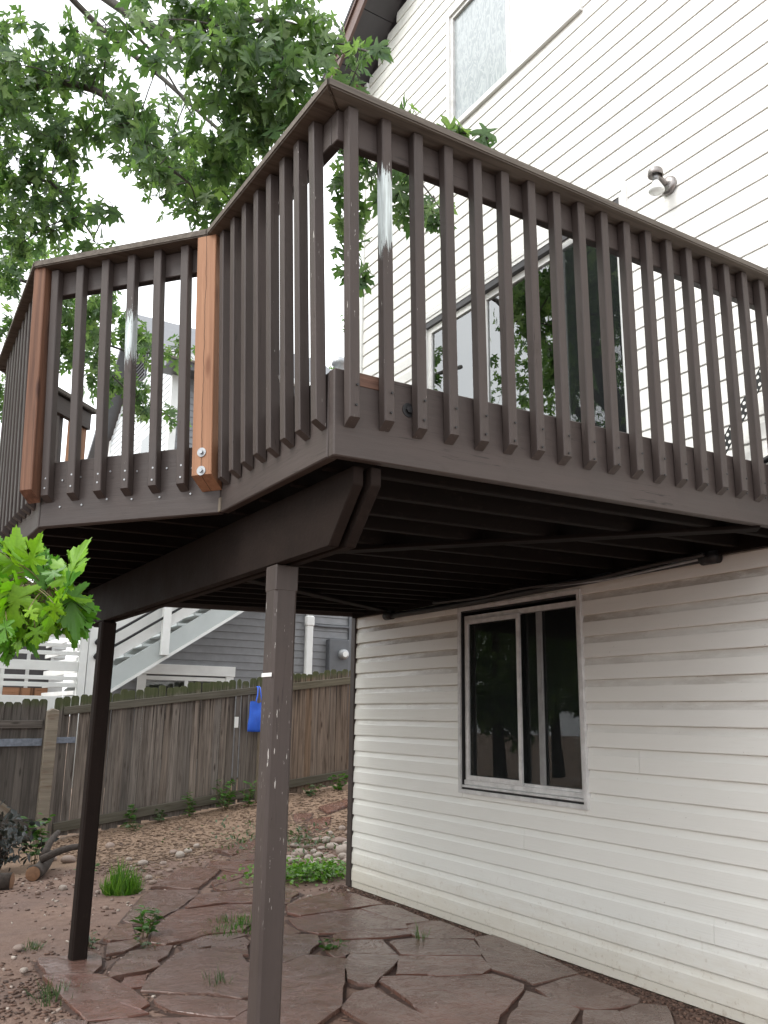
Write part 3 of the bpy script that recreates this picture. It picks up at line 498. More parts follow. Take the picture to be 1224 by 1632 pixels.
SPRAY = [[-3.398, -4.097, 1.724, -0.12, -0.18, 0.97, 0.124, 1], [-3.405, -4.019, 1.675, 0.01, -0.01, 0.39, 0.101, 1], [-3.366, -4.163, 1.676, 0.04, 0.03, 0.23, 0.089, 1], [-3.346, -4.163, 1.629, 0.06, 0.06, 0.06, 0.113, 0], [-3.296, -4.137, 1.645, 0.05, 0.04, 0.15, 0.099, 1], [-3.368, -4.026, 1.618, -0.04, -0.03, -0.23, 0.118, 0], [-3.29, -4.26, 1.638, 0.02, -0.0, 0.36, 0.126, 1], [-3.287, -4.191, 1.598, 0.08, 0.09, -0.11, 0.097, 1], [-3.316, -4.108, 1.58, 0.13, 0.17, -0.58, 0.082, 1], [-3.385, -4.176, 1.544, 0.07, 0.12, -0.83, 0.126, 2], [-3.261, -4.078, 1.571, 0.14, 0.18, -0.71, 0.118, 0], [-3.245, -4.149, 1.574, 0.13, 0.17, -0.58, 0.132, 0], [-3.241, -4.079, 1.53, 0.14, 0.19, -0.76, 0.126, 0], [-3.309, -4.218, 1.53, 0.14, 0.2, -0.92, 0.087, 2], [-3.31, -4.152, 1.512, 0.12, 0.18, -0.97, 0.097, 1], [-3.322, -4.033, 1.545, 0.13, 0.19, -0.97, 0.135, 0], [-3.384, -4.104, 1.503, 0.1, 0.16, -0.94, 0.113, 0], [-3.336, -4.009, 1.488, 0.14, 0.2, -0.95, 0.118, 0], [-3.309, -4.03, 1.504, 0.15, 0.2, -0.89, 0.101, 0], [-3.383, -4.003, 1.569, -0.01, 0.01, -0.39, 0.118, 0], [-3.394, -4.032, 1.483, 0.12, 0.18, -0.97, 0.115, 0], [-3.354, -3.991, 1.463, 0.13, 0.18, -0.97, 0.093, 0], [-3.215, -4.1, 1.547, 0.14, 0.18, -0.64, 0.101, 0], [-3.406, -4.007, 1.634, -0.12, -0.15, 0.43, 0.084, 0], [-3.444, -4.091, 1.588, -0.08, -0.09, 0.11, 0.113, 0], [-3.426, -3.962, 1.519, 0.06, 0.11, -0.78, 0.118, 0], [-3.437, -4.006, 1.7, -0.15, -0.19, 0.81, 0.101, 0], [-3.369, -4.041, 1.676, -0.04, -0.07, 0.67, 0.093, 1], [-3.298, -4.087, 1.685, -0.01, -0.04, 0.54, 0.084, 0], [-3.256, -4.122, 1.501, 0.14, 0.19, -0.96, 0.074, 1], [-3.31, -4.263, 1.562, 0.15, 0.19, -0.81, 0.062, 1], [-3.343, -4.033, 1.589, 0.06, 0.11, -0.78, 0.101, 0]]
STEM = [[-3.837, -3.845, 2.005], [-3.596, -3.911, 1.713], [-3.42, -4.056, 1.627], [-3.368, -4.121, 1.616], [-3.319, -4.15, 1.609], [-3.299, -4.151, 1.569]]
ROCKS = [[0.858, 1.771, 0.091], [0.784, 1.909, 0.066], [0.685, 1.932, 0.059], [0.668, 1.322, 0.099], [0.432, 1.246, 0.048], [0.431, 1.508, 0.043], [0.258, 1.436, 0.079], [0.398, 1.863, 0.051], [0.115, 1.214, 0.047], [0.691, 1.599, 0.07], [0.863, 1.608, 0.064], [0.511, 2.141, 0.04], [0.416, 1.029, 0.047], [0.473, 0.938, 0.053], [0.314, 1.176, 0.042], [0.12, 1.344, 0.042], [0.183, 1.113, 0.035], [1.139, 2.072, 0.054], [1.191, 2.306, 0.049], [0.962, 2.173, 0.048], [0.466, 1.755, 0.044], [0.577, 1.627, 0.044], [-1.633, 2.735, 0.074], [-1.149, 1.901, 0.052], [-0.73, 2.078, 0.055], [-1.18, 1.277, 0.033], [-1.326, 1.123, 0.042], [-1.361, 0.903, 0.036], [-0.716, 2.325, 0.044], [-0.986, 1.798, 0.035], [-2.706, -1.2, 0.024], [-1.945, 0.101, 0.027], [-1.847, 0.729, 0.024], [-2.033, 1.063, 0.04], [-1.712, 3.038, 0.05], [-2.651, -0.711, 0.033], [-0.577, 2.281, 0.044], [-1.063, 1.381, 0.033], [-2.239, 0.97, 0.029], [-1.111, 3.196, 0.06], [-1.178, 2.251, 0.036], [-0.422, 2.48, 0.039]]
# ------------------------------------------------------------------ ground
def gz(x, y):
    h = -.16 + .129 * (min(max(x, -6), 6) + 1.5); t = min(max((y - .2) / 4.3, 0), 1); t = t * t * (3 - 2 * t)
    return -.06 + t * (h + .06)
def lump(x, y): return (.2 + .8 * min(1, max(0, (-1.9 - x) / .6 if y < 1.0 else (y - 1.0) / 1.5))) * _lump(x, y)
def _lump(x, y): return .014 * math.sin(2.3 * x + 1.1 * y) * math.sin(1.7 * y - .8 * x + 1) + .006 * math.sin(7 * x + 3 * y) * math.sin(6 * y - 2 * x)
def make_ground():
    xs = np.concatenate([np.linspace(-70, -7, 16)[:-1], np.linspace(-7, 7, 113), np.linspace(7, 70, 16)[1:]])
    ys = np.concatenate([np.linspace(-60, -9, 12)[:-1], np.linspace(-9, 8, 137), np.linspace(8, 90, 16)[1:]])
    V = [(x, y, gz(x, y) + (lump(x, y) if -7 < x < 7 and -9 < y < 8 else 0) - (.03 if y > 9 else 0)) for y in ys for x in xs]; nx = len(xs)
    F = [[j * nx + i, j * nx + i + 1, (j + 1) * nx + i + 1, (j + 1) * nx + i] for j in range(len(ys) - 1) for i in range(nx - 1)]
    o = link('ground', mesh_from('ground', V, F, True), Matrix.Identity(4), None, m_ground); o['kind'] = 'structure'
    o['label'] = 'bare reddish brown dirt yard under the deck and along the fence'; return o
make_ground()

# flagstones: each stone its own slab, edges broken and slightly uneven
patio = thing('flagstone_path', 'wet reddish flagstones laid loosely in the dirt below the deck', 'flagstone path', (-1.2, -1.0, -.06), kind='structure')
def flagstone(pts):
    n0 = len(pts); cx = sum(p[0] for p in pts) / n0; cy = sum(p[1] for p in pts) / n0; pts = [tuple(Vector((cx, cy)) + (Vector(p) - Vector((cx, cy))) * (1 + .017 / max(.05, (Vector(p) - Vector((cx, cy))).length))) for p in pts]; cx = sum(p[0] for p in pts) / n0; cy = sum(p[1] for p in pts) / n0
    fine = []
    for i in range(n0):
        a, b = Vector(pts[i]), Vector(pts[(i + 1) % n0]); L = (b - a).length; m = max(1, int(L / .09))
        for j in range(m):
            p = a.lerp(b, j / m)
            if j: p += Vector((-(b - a).y, (b - a).x)).normalized() * random.uniform(-.008, .008)
            fine.append(p)
    n = len(fine); tx, ty = random.uniform(-.005, .005), random.uniform(-.005, .005); up = random.uniform(-.001, .007)
    z0 = gz(cx, cy) - .03; c = Vector((cx, cy, z0)); V = []
    def top(p): return gz(p.x, p.y) + .016 + up + tx * (p.x - cx) + ty * (p.y - cy) + .003 * math.sin(17 * p.x) * math.sin(13 * p.y)
    for s, dz, j in ((1.0, None, 0), (1.0, -.005, .003), (.994, 0, .0)):
        for p in fine:
            q = Vector((cx, cy)) + (p - Vector((cx, cy))) * s
            if j: q += Vector((random.uniform(-j, j), random.uniform(-j, j)))
            V.append(Vector((q.x, q.y, z0 - .02 if dz is None else top(q) + dz)) - c)
    V.append(Vector((0, 0, top(Vector((cx, cy))) - z0)))
    F = [[r * n + i, r * n + (i + 1) % n, (r + 1) * n + (i + 1) % n, (r + 1) * n + i] for r in (0, 1) for i in range(n)]
    F += [[2 * n + i, 2 * n + (i + 1) % n, 3 * n] for i in range(n)]
    me = mesh_from('stone', V, F); bm = bmesh.new(); bm.from_mesh(me); bmesh.ops.recalc_face_normals(bm, faces=bm.faces[:]); bm.to_mesh(me); bm.free()
    link('stone', me, Matrix.Translation(c), patio, m_stone)
SK_V = []; SK_F = []
def skirt(pts):
    n = len(pts); cx = sum(p[0] for p in pts) / n; cy = sum(p[1] for p in pts) / n; o = len(SK_V); dz = random.uniform(.002, .006)
    for w in (-.05, .045):
        for i, p in enumerate(pts):
            d = Vector((p[0] - cx, p[1] - cy)); L = d.length; q = Vector((cx, cy)) + d * ((L + w + random.uniform(-.008, .02) * (w > 0)) / L); SK_V.append((q.x, q.y, gz(q.x, q.y) + lump(q.x, q.y) + dz))
    SK_F.extend([[o + i, o + (i + 1) % n, o + n + (i + 1) % n, o + n + i] for i in range(n)])
for s in STONES: flagstone(s); skirt(s)
js = link('joint_soil', mesh_from('joint_soil', SK_V, SK_F), Matrix.Identity(4), patio, m_soil); js['kind'] = 'stuff'

# ------------------------------------------------------------------ the house: one vinyl plank per course, cut round its openings
E_ = .127
house = thing('vinyl_sided_house', 'tall cream vinyl sided house wall rising behind the brown deck', 'house', (0, 0, -.06))
OPEN = [(-2.70, -1.53, .812, 2.04), (-3.255, -1.02, 2.36, 4.53), (-2.93, -1.43, 6.09, 7.22)]   # basement window, patio door, upper window
LEDGER = (2.13, 2.37)
def rake(z): return -max(0.0, (z - 7.60) / .75)
def plank_profile(z0, z1):
    up = z0 > 2.3
    full = z1 - z0 > E_ - .01
    p = [(.0, z0), (-.016, z0), (-.018, z0 + .004), (-.0155, z0 + .084 if full else z1)]
    if up: p = [(x * .68, z) for x, z in p]
    if full: p += [((-.0085 if up else -.012), z0 + .092), (-.003, z0 + .124), (0, z0 + .127)]
    else: p += [(0, z1)]
    return p
def plank(y0, y1, z0, z1, mat):
    if y1 - y0 < .02: return
    pr = plank_profile(z0, z1); c = Vector((-.008, (y0 + y1) / 2, (z0 + z1) / 2)); n = len(pr)
    V = [Vector((x, y, z)) - c for y in (y0, y1) for x, z in pr]
    F = [[i, i + 1, n + i + 1, n + i] for i in range(n - 1)] + [list(range(n)), list(range(n, 2 * n))[::-1]]
    me = mesh_from('siding_plank', V, F); link('siding_plank', me, Matrix.Translation(c), house, mat)
for k in range(0, 76):
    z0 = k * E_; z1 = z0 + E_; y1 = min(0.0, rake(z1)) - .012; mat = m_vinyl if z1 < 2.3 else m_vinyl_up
    if True:
        cuts = sorted((a, b) for a, b, lo, hi in OPEN if lo < z1 - .03 and hi > z0 + .03)
        spans = []; y = -6.4
        for a, b in cuts: spans.append((y, a)); y = b
        spans.append((y, y1))
    for a, b, lo, hi in OPEN:
        if z0 < lo - .006 < z1 - .03 and lo < z1: plank(a + .002, b - .002, z0, lo - .004, mat)
        if z0 + .03 < hi < z1 - .012: plank(a + .002, b - .002, hi + .004, z1, mat)
    for a, b in spans:
        # a lap seam now and then, the overlapping plank a hair proud
        s = -4.9 + ((k // 2) * 1.37 % 3.7)
        if z1 < 2.2 and a + .3 < s < b - .3 and k % 2 == 0:
            plank(a, s, z0, z1, mat); plank(s + .002, b, z0, z1, mat)
        else: plank(a, b, z0, z1, mat)
# plain stretch of wall beyond the frame, toward the front of the house
def lap_wall(name, prof_fn, y0, y1, z0, z1, mat, parent, flip=False, x=0.0):
    V = []; F = []; k0 = int(round(z0 / E_)); k1 = int(z1 / E_)
    for k in range(k0, k1):
        pr = plank_profile(k * E_, (k + 1) * E_); n = len(pr); o = len(V)
        V += [((px + x, y, z) if not flip else (y, -px + x, z)) for y in (y0, y1) for px, z in pr]
        F += [[o + i, o + i + 1, o + n + i + 1, o + n + i] for i in range(n - 1)]
    return link(name, mesh_from(name, V, F), Matrix.Identity(4), parent, mat)
lap_wall('front_wall', None, -11.0, -6.402, 0, 9.6, m_vinyl_up, house)
lap_wall('side_wall', None, .0, 8.0, 0, 7.5, m_vinyl_up, house, True, 0.0)
box('foundation', (.02, -11, -.5), (7.9, -.05, -.012), m_greywall, house)
box('starter_strip', (-.011, -6.4, -.050), (.004, -.02, -.003), m_vinyl, house, .001)
# corner boards, roof, eave
box('corner_board', (-.030, -.022, -.05), (.03, .045, 2.17), m_brown, house)
box('corner_post', (-.026, -.020, 2.38), (.03, .04, 7.56), m_white, house)
def rake_solid(name, x0, x1, dz0, dz1, y0, y1, mat):
    prism(name, [(y0, 7.60 - .75 * y0 + dz0), (y1, 7.60 - .75 * y1 + dz0), (y1, 7.60 - .75 * y1 + dz1), (y0, 7.60 - .75 * y0 + dz1)], 0, x0, x1, mat, house)
for i in range(9):   # soffit panels under the rake, each with a small gap
    rake_solid('soffit_panel', -.335, -.004, .0, .02, .38 - i * .42, .388 - (i + 1) * .42, m_soffit)
rake_solid('fascia_board', -.365, -.337, -.03, .20, .44, -5.0, m_fascia)
rake_solid('drip_edge', -.385, -.362, .17, .215, .46, -5.0, m_fascia)
rake_solid('roof', -.39, 8.4, .217, .27, .50, -5.0, m_roof)
prism('roof', [(-5.0, 11.35 + .217), (-11.3, 6.8), (-11.3, 6.86), (-5.0, 11.35 + .27)], 0, -.39, 8.4, m_roof, house)
box('eave_return', (-.334, .004, 7.38), (-.004, .40, 7.52), m_fascia, house)
box('gutter', (-.40, .40, 7.30), (8.4, .50, 7.42), m_fascia, house, .012)

def framed(name, y0, y1, z0, z1, w, x0, x1, mat, parent):
    """a rectangular frame of four bars joined as one part"""
    bm = bmesh.new(); c = Vector(((x0 + x1) / 2, (y0 + y1) / 2, (z0 + z1) / 2))
    for lo, hi in (((x0, y0, z0), (x1, y0 + w, z1)), ((x0, y1 - w, z0), (x1, y1, z1)), ((x0, y0 + w, z0), (x1, y1 - w, z0 + w)), ((x0, y0 + w, z1 - w), (x1, y1 - w, z1))):
        lo, hi = Vector(lo), Vector(hi); r = bmesh.ops.create_cube(bm, size=1)
        for v in r['verts']: v.co = (lo + hi) / 2 - c + Vector(((hi - lo).x * v.co.x, (hi - lo).y * v.co.y, (hi - lo).z * v.co.z))
    me = bpy.data.meshes.new(name); bm.to_mesh(me); bm.free(); return link(name, me, Matrix.Translation(c), parent, mat)
def pane(name, y0, y1, z0, z1, x, mat, parent, th=.005):
    return box(name, (x - th / 2, y0, z0), (x + th / 2, y1, z1), mat, parent, 0)
def room(y0, y1, z0, z1, depth, parent, x0=.012):
    """a dark room behind a window: five inner walls"""
    V = [(x, y, z) for x in (x0, depth) for y in (y0, y1) for z in (z0, z1)]
    F = [[4, 5, 7, 6], [0, 1, 5, 4], [2, 6, 7, 3], [0, 4, 6, 2], [1, 3, 7, 5]]
    c = Vector(((x0 + depth) / 2, (y0 + y1) / 2, (z0 + z1) / 2))
    return link('room', mesh_from('room', [Vector(v) - c for v in V], F), Matrix.Translation(c), parent, m_room)
# basement slider with its screen
win = framed('window', -2.735, -1.505, .795, 2.065, .026, -.034, .004, m_alu, house); win['label'] = 'two pane sliding basement window in a dirty aluminium frame'
framed('window_frame', -2.709, -1.531, .821, 2.039, .012, -.020, .05, m_dark, win)
framed('inner_frame', -2.697, -1.543, .865, 2.005, .034, .002, .035, m_alu, win)
framed('screen_frame', -2.155, -1.577, .885, 1.972, .030, -.016, -.001, m_alu, win)
pane('insect_screen', -2.125, -1.607, .915, 1.942, -.008, m_screen, win, .002)
pane('insect_screen', -2.663, -2.158, .900, 1.971, .004, m_screen, win, .002)
pane('pane', -2.10, -1.577, .90, 1.97, .022, m_glass, win); pane('pane', -2.663, -2.16, .90, 1.97, .028, m_glass, win)
box('sash', (.006, -2.345, .90), (.020, -2.295, 1.97), m_alu, win)
box('window_sill', (-.026, -2.707, .834), (.05, -1.533, .850), m_alu, win)
box('sill_track', (-.012, -2.696, .851), (.03, -1.544, .884), m_alu, win)
room(-2.9, -1.3, .6, 2.10, 1.9, win, .052)
box('board', (.25, -2.66, .85), (.27, -2.17, 1.22), m_board, win)
# patio door: side light, sliding panel, screened panel
door = framed('patio_door', -3.262, -1.012, 2.372, 4.537, .03, -.030, .01, m_white, house); door['label'] = 'wide glass patio door with three tall panels above the deck'
framed('door_frame', -3.232, -1.042, 2.402, 4.507, .03, -.024, .06, m_white, door)
box('head_track', (-.020, -3.20, 4.425), (.05, -1.075, 4.475), m_soffit, door)
for y0, y1, x in ((-1.745, -1.075, .02), (-2.60, -1.775, .035), (-3.20, -2.615, .01)):
    f = framed('door_panel', y0, y1, 2.44, 4.425, .05, x - .018, x + .018, m_white, door); pane('pane', y0 + .05, y1 - .05, 2.49, 4.375, x, m_glass_door, f)
box('mullion', (-.022, -1.78, 2.43), (.03, -1.73, 4.42), m_white, door)
pane('insect_screen', -3.16, -2.65, 2.48, 4.40, -.018, m_screen, door, .002)
for y0, y1 in ((-1.74, -1.08), (-2.05, -1.80)): box('curtain', (.085, y0, 2.43), (.10, y1, 4.43), m_white, door, 0)  # white sheets added behind the left panels to brighten them
room(-3.2, -1.1, 2.42, 4.5, 2.6, door, .064)
# upper window, two lights with patterned glass on the left
upw = framed('window', -2.965, -1.405, 6.065, 7.245, .035, -.040, .004, m_white, house); upw['label'] = 'high two light window with patterned glass in a white frame'
framed('window_frame', -2.93, -1.44, 6.10, 7.21, .035, -.022, .04, m_alu, upw)
box('mullion', (-.012, -2.19, 6.135), (.03, -2.155, 7.175), m_white, upw)
pane('pane', -2.155, -1.475, 6.135, 7.175, .004, m_frost, upw); pane('pane', -2.895, -2.19, 6.135, 7.175, .012, m_sky_pane, upw)
room(-2.9, -1.47, 6.13, 7.18, 1.8, upw, .042)

# wall lamp above the deck
lamp = thing('wall_lamp', 'round metal wall lamp with a bare bulb hanging below its cap', 'wall lamp', (0, -3.575, 4.345))
lathe('back_plate', [(0, .030), (.042, .024), (.055, .014), (.057, 0)], 28, axis_frame((-.017, -3.575, 4.345), (-1, 0, 0)), m_lampmetal, lamp)
tube('arm', [(-.04, -3.575, 4.345), (-.085, -3.575, 4.372), (-.12, -3.575, 4.38)], .016, .014, m_lampmetal, lamp)
lathe('cap', [(0, .034), (.036, .03), (.043, .022), (.045, -.010), (.039, -.013), (.036, .015), (0, .016)], 28, Matrix.Translation((-.125, -3.575, 4.38)), m_lampmetal, lamp)
lathe('socket', [(0, .02), (.017, .015), (.017, -.045), (0, -.045)], 16, Matrix.Translation((-.125, -3.575, 4.38)), m_steel, lamp)
lathe('bulb', [(.014, -.04), (.018, -.05), (.034, -.08), (.045, -.10), (.046, -.11), (.039, -.117), (0, -.118)], 24, Matrix.Translation((-.125, -3.575, 4.38)), m_bulb, lamp)

# ------------------------------------------------------------------ the deck
TILT = .0246
def T(x, y, z): return Vector((x, y, z + TILT * (x + 2.557)))
deck = thing('raised_deck', 'brown painted raised wooden deck on two posts with bulging railing', 'deck', (-2.4, -2.4, -.05))
A_, B_, C_, D_, E2_ = (-2.56, -4.275), (-2.56, -3.34), (-3.12, -2.68), (-3.12, -1.40), (-2.56, -.84)
F2_ = (-2.56, 0.03); R_ = (-.03, -4.275)
CAP = {'R': (-.03, -4.352), 'A': (-2.685, -4.405), 'B': (-2.695, -3.355), 'C': (-3.262, -2.695), 'D': (-3.225, -1.33), 'E': (-2.62, -.72)}
ZB, ZT, ZCAP = 2.0755, 2.361, 3.282
RIMT = .038
OUT = {'RA': Vector((0, -1)), 'AB': Vector((-1, 0)), 'BC': Vector((-.66, -.56)).normalized(), 'CD': Vector((-1, 0)), 'DE': Vector((-.707, .707)), 'EF': Vector((-1, 0)), 'FW': Vector((0, 1))}
def rim(p, q, out, e0=0, e1=0):
    v = (Vector(q) - Vector(p)).normalized(); a = Vector(p) - v * e0 - out * RIMT / 2; b = Vector(q) + v * e1 - out * RIMT / 2; zc = (ZB + ZT) / 2
    return board('rim_board', T(a.x, a.y, zc), T(b.x, b.y, zc), RIMT, ZT - ZB, m_brown, deck, b=.004)
rim(A_, R_, OUT['RA'])
rim((A_[0], A_[1] + RIMT + .002), B_, OUT['AB']); rim(B_, C_, OUT['BC'], -.002, -.002); rim(C_, D_, OUT['CD'], -.012); rim(D_, E2_, OUT['DE'], -.016); rim(E2_, F2_, OUT['EF'], -.014)
rim((F2_[0] + .04, F2_[1]), (-.02, F2_[1]), OUT['FW'])
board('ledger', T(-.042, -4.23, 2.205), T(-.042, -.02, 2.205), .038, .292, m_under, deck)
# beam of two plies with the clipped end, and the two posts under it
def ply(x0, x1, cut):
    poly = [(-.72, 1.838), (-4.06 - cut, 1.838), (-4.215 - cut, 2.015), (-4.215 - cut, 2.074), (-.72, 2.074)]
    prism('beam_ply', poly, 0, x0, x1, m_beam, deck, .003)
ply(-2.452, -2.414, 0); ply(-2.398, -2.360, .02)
pst = board('post', (-2.406, -3.615, -.10), (-2.406, -3.615, 1.834), .089, .089, m_brown_fleck, deck, (0, 1, 0), .010)
board('post_cap', (-2.406, -3.615, 1.74), (-2.406, -3.615, 1.836),   .091, .091, m_brown, deck, (0, 1, 0), .004)
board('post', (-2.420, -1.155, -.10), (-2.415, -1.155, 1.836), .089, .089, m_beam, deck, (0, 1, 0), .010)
# joists run from the wall to the rim, boards lie across them
def edge_x(y):
    if y < B_[1]: return -2.50
    if y < C_[1]: return -2.50 - .56 * (y - B_[1]) / (C_[1] - B_[1])
    if y < D_[1]: return -3.07
    if y < E2_[1]: return -3.06 + .56 * (y - D_[1]) / (E2_[1] - D_[1])
    return -2.51
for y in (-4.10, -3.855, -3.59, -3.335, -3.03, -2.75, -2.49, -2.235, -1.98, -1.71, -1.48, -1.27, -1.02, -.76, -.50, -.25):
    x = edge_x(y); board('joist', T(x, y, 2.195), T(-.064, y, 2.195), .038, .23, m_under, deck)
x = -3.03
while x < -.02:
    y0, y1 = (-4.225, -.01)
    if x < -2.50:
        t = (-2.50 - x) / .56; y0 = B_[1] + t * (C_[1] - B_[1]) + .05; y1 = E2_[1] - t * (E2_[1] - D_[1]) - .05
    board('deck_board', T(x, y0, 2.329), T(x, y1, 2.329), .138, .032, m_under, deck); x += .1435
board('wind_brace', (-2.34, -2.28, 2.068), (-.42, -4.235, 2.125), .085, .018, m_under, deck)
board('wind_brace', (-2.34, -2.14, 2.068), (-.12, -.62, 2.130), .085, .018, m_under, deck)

# railing: balusters outside the rim, a 2x4 behind them, flat cap on top; it leans outward a little
def lerp2(a, b, t): return Vector((a[0] + (b[0] - a[0]) * t, a[1] + (b[1] - a[1]) * t))
def over(b, P, Q, out):
    """point of the cap edge straight outward from b"""
    P, Q = Vector(P), Vector(Q); v = Q - P; d = out.x * -v.y + out.y * v.x; w = P - b; return b + out * ((w.x * -v.y + w.y * v.x) / d)
def rail_span(p, q, P, Q, out, ts, mats, z_bot=2.175):
    V = (Vector(Q) - Vector(P)).normalized()
    for i, t in enumerate(ts):
        b = lerp2(p, q, t) + out * .0195; u = over(lerp2(p, q, t), P, Q, out).lerp(lerp2(P, Q, t), 0 if abs(out.x) > .99 else .5) - out * .058
        zb = z_bot + TILT * (b.x + 2.557) + random.uniform(-.006, .006); zt = ZCAP - .0385 + TILT * (u.x + 2.557)
        baluster(Vector((b.x, b.y, zb)), Vector((u.x, u.y, zt)), out, mats[i] if isinstance(mats, list) else mats)
    a = Vector(P) - out * .098 + V * (.08 if abs(out.y) > .99 else .12 if P == CAP['A'] else .03); c = Vector(Q) - out * .098 - V * .03
    board('top_rail', T(a.x, a.y, ZCAP - .0395 - .056), T(c.x, c.y, ZCAP - .0395 - .056), .038, .112, m_brown, deck)
_bal = {}
def baluster(p0, p1, n, mat, name='baluster', w=.038, slant=.026, extra=None):
    """2x2 picket, lower end cut on a slant that faces out"""
    x = (p1 - p0).normalized(); o = Vector((n.x, n.y, 0)); y = x.cross(o).normalized(); z = x.cross(y) * -1
    m = Matrix((x, y, z)).transposed(); 
    if m.determinant() < 0: y = -y; m = Matrix((x, y, z)).transposed()
    m = m.to_4x4(); m.translation = p0; L = round((p1 - p0).length, 2); key = (L, w, slant, mat.name)
    if key not in _bal:
        h = w / 2; c = .003
        ring = [(-h + c, -h), (h - c, -h), (h, -h + c), (h, h - c), (h - c, h), (-h + c, h), (-h, h - c), (-h, -h + c)]   # (y, z); +z faces out
        V = [((slant * (b + h) / w), a, b) for a, b in ring] + [(L, a, b) for a, b in ring]
        F = [[i, (i + 1) % 8, 8 + (i + 1) % 8, 8 + i] for i in range(8)] + [list(range(8))[::-1], list(range(8, 16))]
        me = mesh_from(name, V, F); bm = bmesh.new(); bm.from_mesh(me); bmesh.ops.recalc_face_normals(bm, faces=bm.faces[:]); bm.to_mesh(me); bm.free()
        me.materials.append(mat); _bal[key] = me
    o_ = link(name, _bal[key], m, deck)
    return o_
def bolt(p, d, parent, r=.008, mat=m_steel, washer=.018):
    for nm, pr, sg, off in (('washer', [(0, .0025), (washer, .0025), (washer, 0), (.004, 0)], 20, 0), ('bolt', [(0, .008), (r, .008), (r, .0)], 6, .0025)):
        q = lathe(nm, pr, sg, axis_frame(Vector(p) + Vector(d).normalized() * off, d), mat, parent)
        for f in q.data.polygons: f.use_smooth = False
rng_t = [(-2.505 + i * .1268 - A_[0]) / (R_[0] - A_[0]) for i in range(19)]
rail_span(A_, R_, CAP['A'], CAP['R'], OUT['RA'], rng_t, [m_brown_fleck2, m_patch1, m_brown_fleck2] + [m_brown] * 16)
ab = [.065 + i * .1215 for i in range(8)]
rail_span(A_, B_, CAP['A'], CAP['B'], OUT['AB'], ab, [m_brown_fleck, m_brown_fleck, m_brown_fleck2, m_brown_fleck2] + [m_brown] * 4)
bc = [.055 + i * .151 for i in range(6)]
rail_span(B_, C_, CAP['B'], CAP['C'], OUT['BC'], [1 - t for t in bc], [m_brown, m_brown, m_brown, m_patch2, m_brown, m_brown])
rail_span(C_, D_, CAP['C'], CAP['D'], OUT['CD'], [.10 + i * .088 for i in range(10)], m_brown)
rail_span(D_, E2_, CAP['D'], CAP['E'], OUT['DE'], [.12, .3, .48, .66], m_brown)
# mitred cap boards, outer edge through the measured corners
def cap_poly(keys, wid=.14):
    pts = [Vector(CAP[k]) for k in keys]; inner = []
    for i, p in enumerate(pts):
        d0 = (p - pts[i - 1]).normalized() if i else None; d1 = (pts[i + 1] - p).normalized() if i + 1 < len(pts) else None
        n0 = Vector((d0.y, -d0.x)) if d0 else None; n1 = Vector((d1.y, -d1.x)) if d1 else None
        if d0 is None: inner.append(p + n1 * wid)
        elif d1 is None: inner.append(p + n0 * wid)
        else: inner.append(p + (n0 + n1) * (wid / (1 + n0.dot(n1))))
    return pts, inner
op, ip = cap_poly('RABCDE')
for i in range(len(op) - 1):
    g = (op[i + 1] - op[i]).normalized() * .0012
    q = [op[i] + g, op[i + 1] - g, ip[i + 1] - g, ip[i] + g]; V = []; c = Vector((*(sum(q, Vector((0, 0))) / 4), ZCAP))
    for dz in (-.033, 0): V += [T(a.x, a.y, ZCAP + dz) - c for a in q]
    me = mesh_from('rail_cap', V, [[3, 2, 1, 0], [4, 5, 6, 7]] + [[k, (k + 1) % 4, 4 + (k + 1) % 4, 4 + k] for k in range(4)])
    bm = bmesh.new(); bm.from_mesh(me); bmesh.ops.recalc_face_normals(bm, faces=bm.faces[:]); bmesh.ops.bevel(bm, geom=bm.edges[:], offset=.005, segments=2, affect='EDGES'); bm.to_mesh(me); bm.free()
    link('rail_cap', me, Matrix.Translation(c), deck, m_capwood)
# the new cedar posts bolted to the outside
def cedar_post(p, q, P, Q, out, t, mat, lab, zb=2.165, bolts=True, wid=.088):
    b = lerp2(p, q, t) + out * .046; u = over(lerp2(p, q, t), P, Q, out).lerp(lerp2(P, Q, t), .5) - out * .048
    o = baluster(Vector((b.x, b.y, zb)), Vector((u.x, u.y, ZCAP - .039)), out, mat, 'rail_post', wid, .045); o['label'] = lab
    if bolts:
        for z in (2.225, 2.30):
            c = b.lerp(u, (z - zb) / (ZCAP - zb)) + out * .0445; bolt((c.x, c.y, z), (out.x, out.y, 0), o, .0085, m_steel, .019)
    return o
cedar_post(B_, C_, CAP['B'], CAP['C'], OUT['BC'], .045, m_cedar, 'new orange cedar rail post bolted on with two washers')
cedar_post(B_, C_, CAP['B'], CAP['C'], OUT['BC'], 1.02, m_cedar_red, 'reddish stained cedar rail post at the outer deck corner', bolts=False, wid=.062)
cedar_post(D_, E2_, CAP['D'], CAP['E'], OUT['DE'], .93, m_cedar, 'cedar rail post seen through the railing at the deck end', bolts=False)
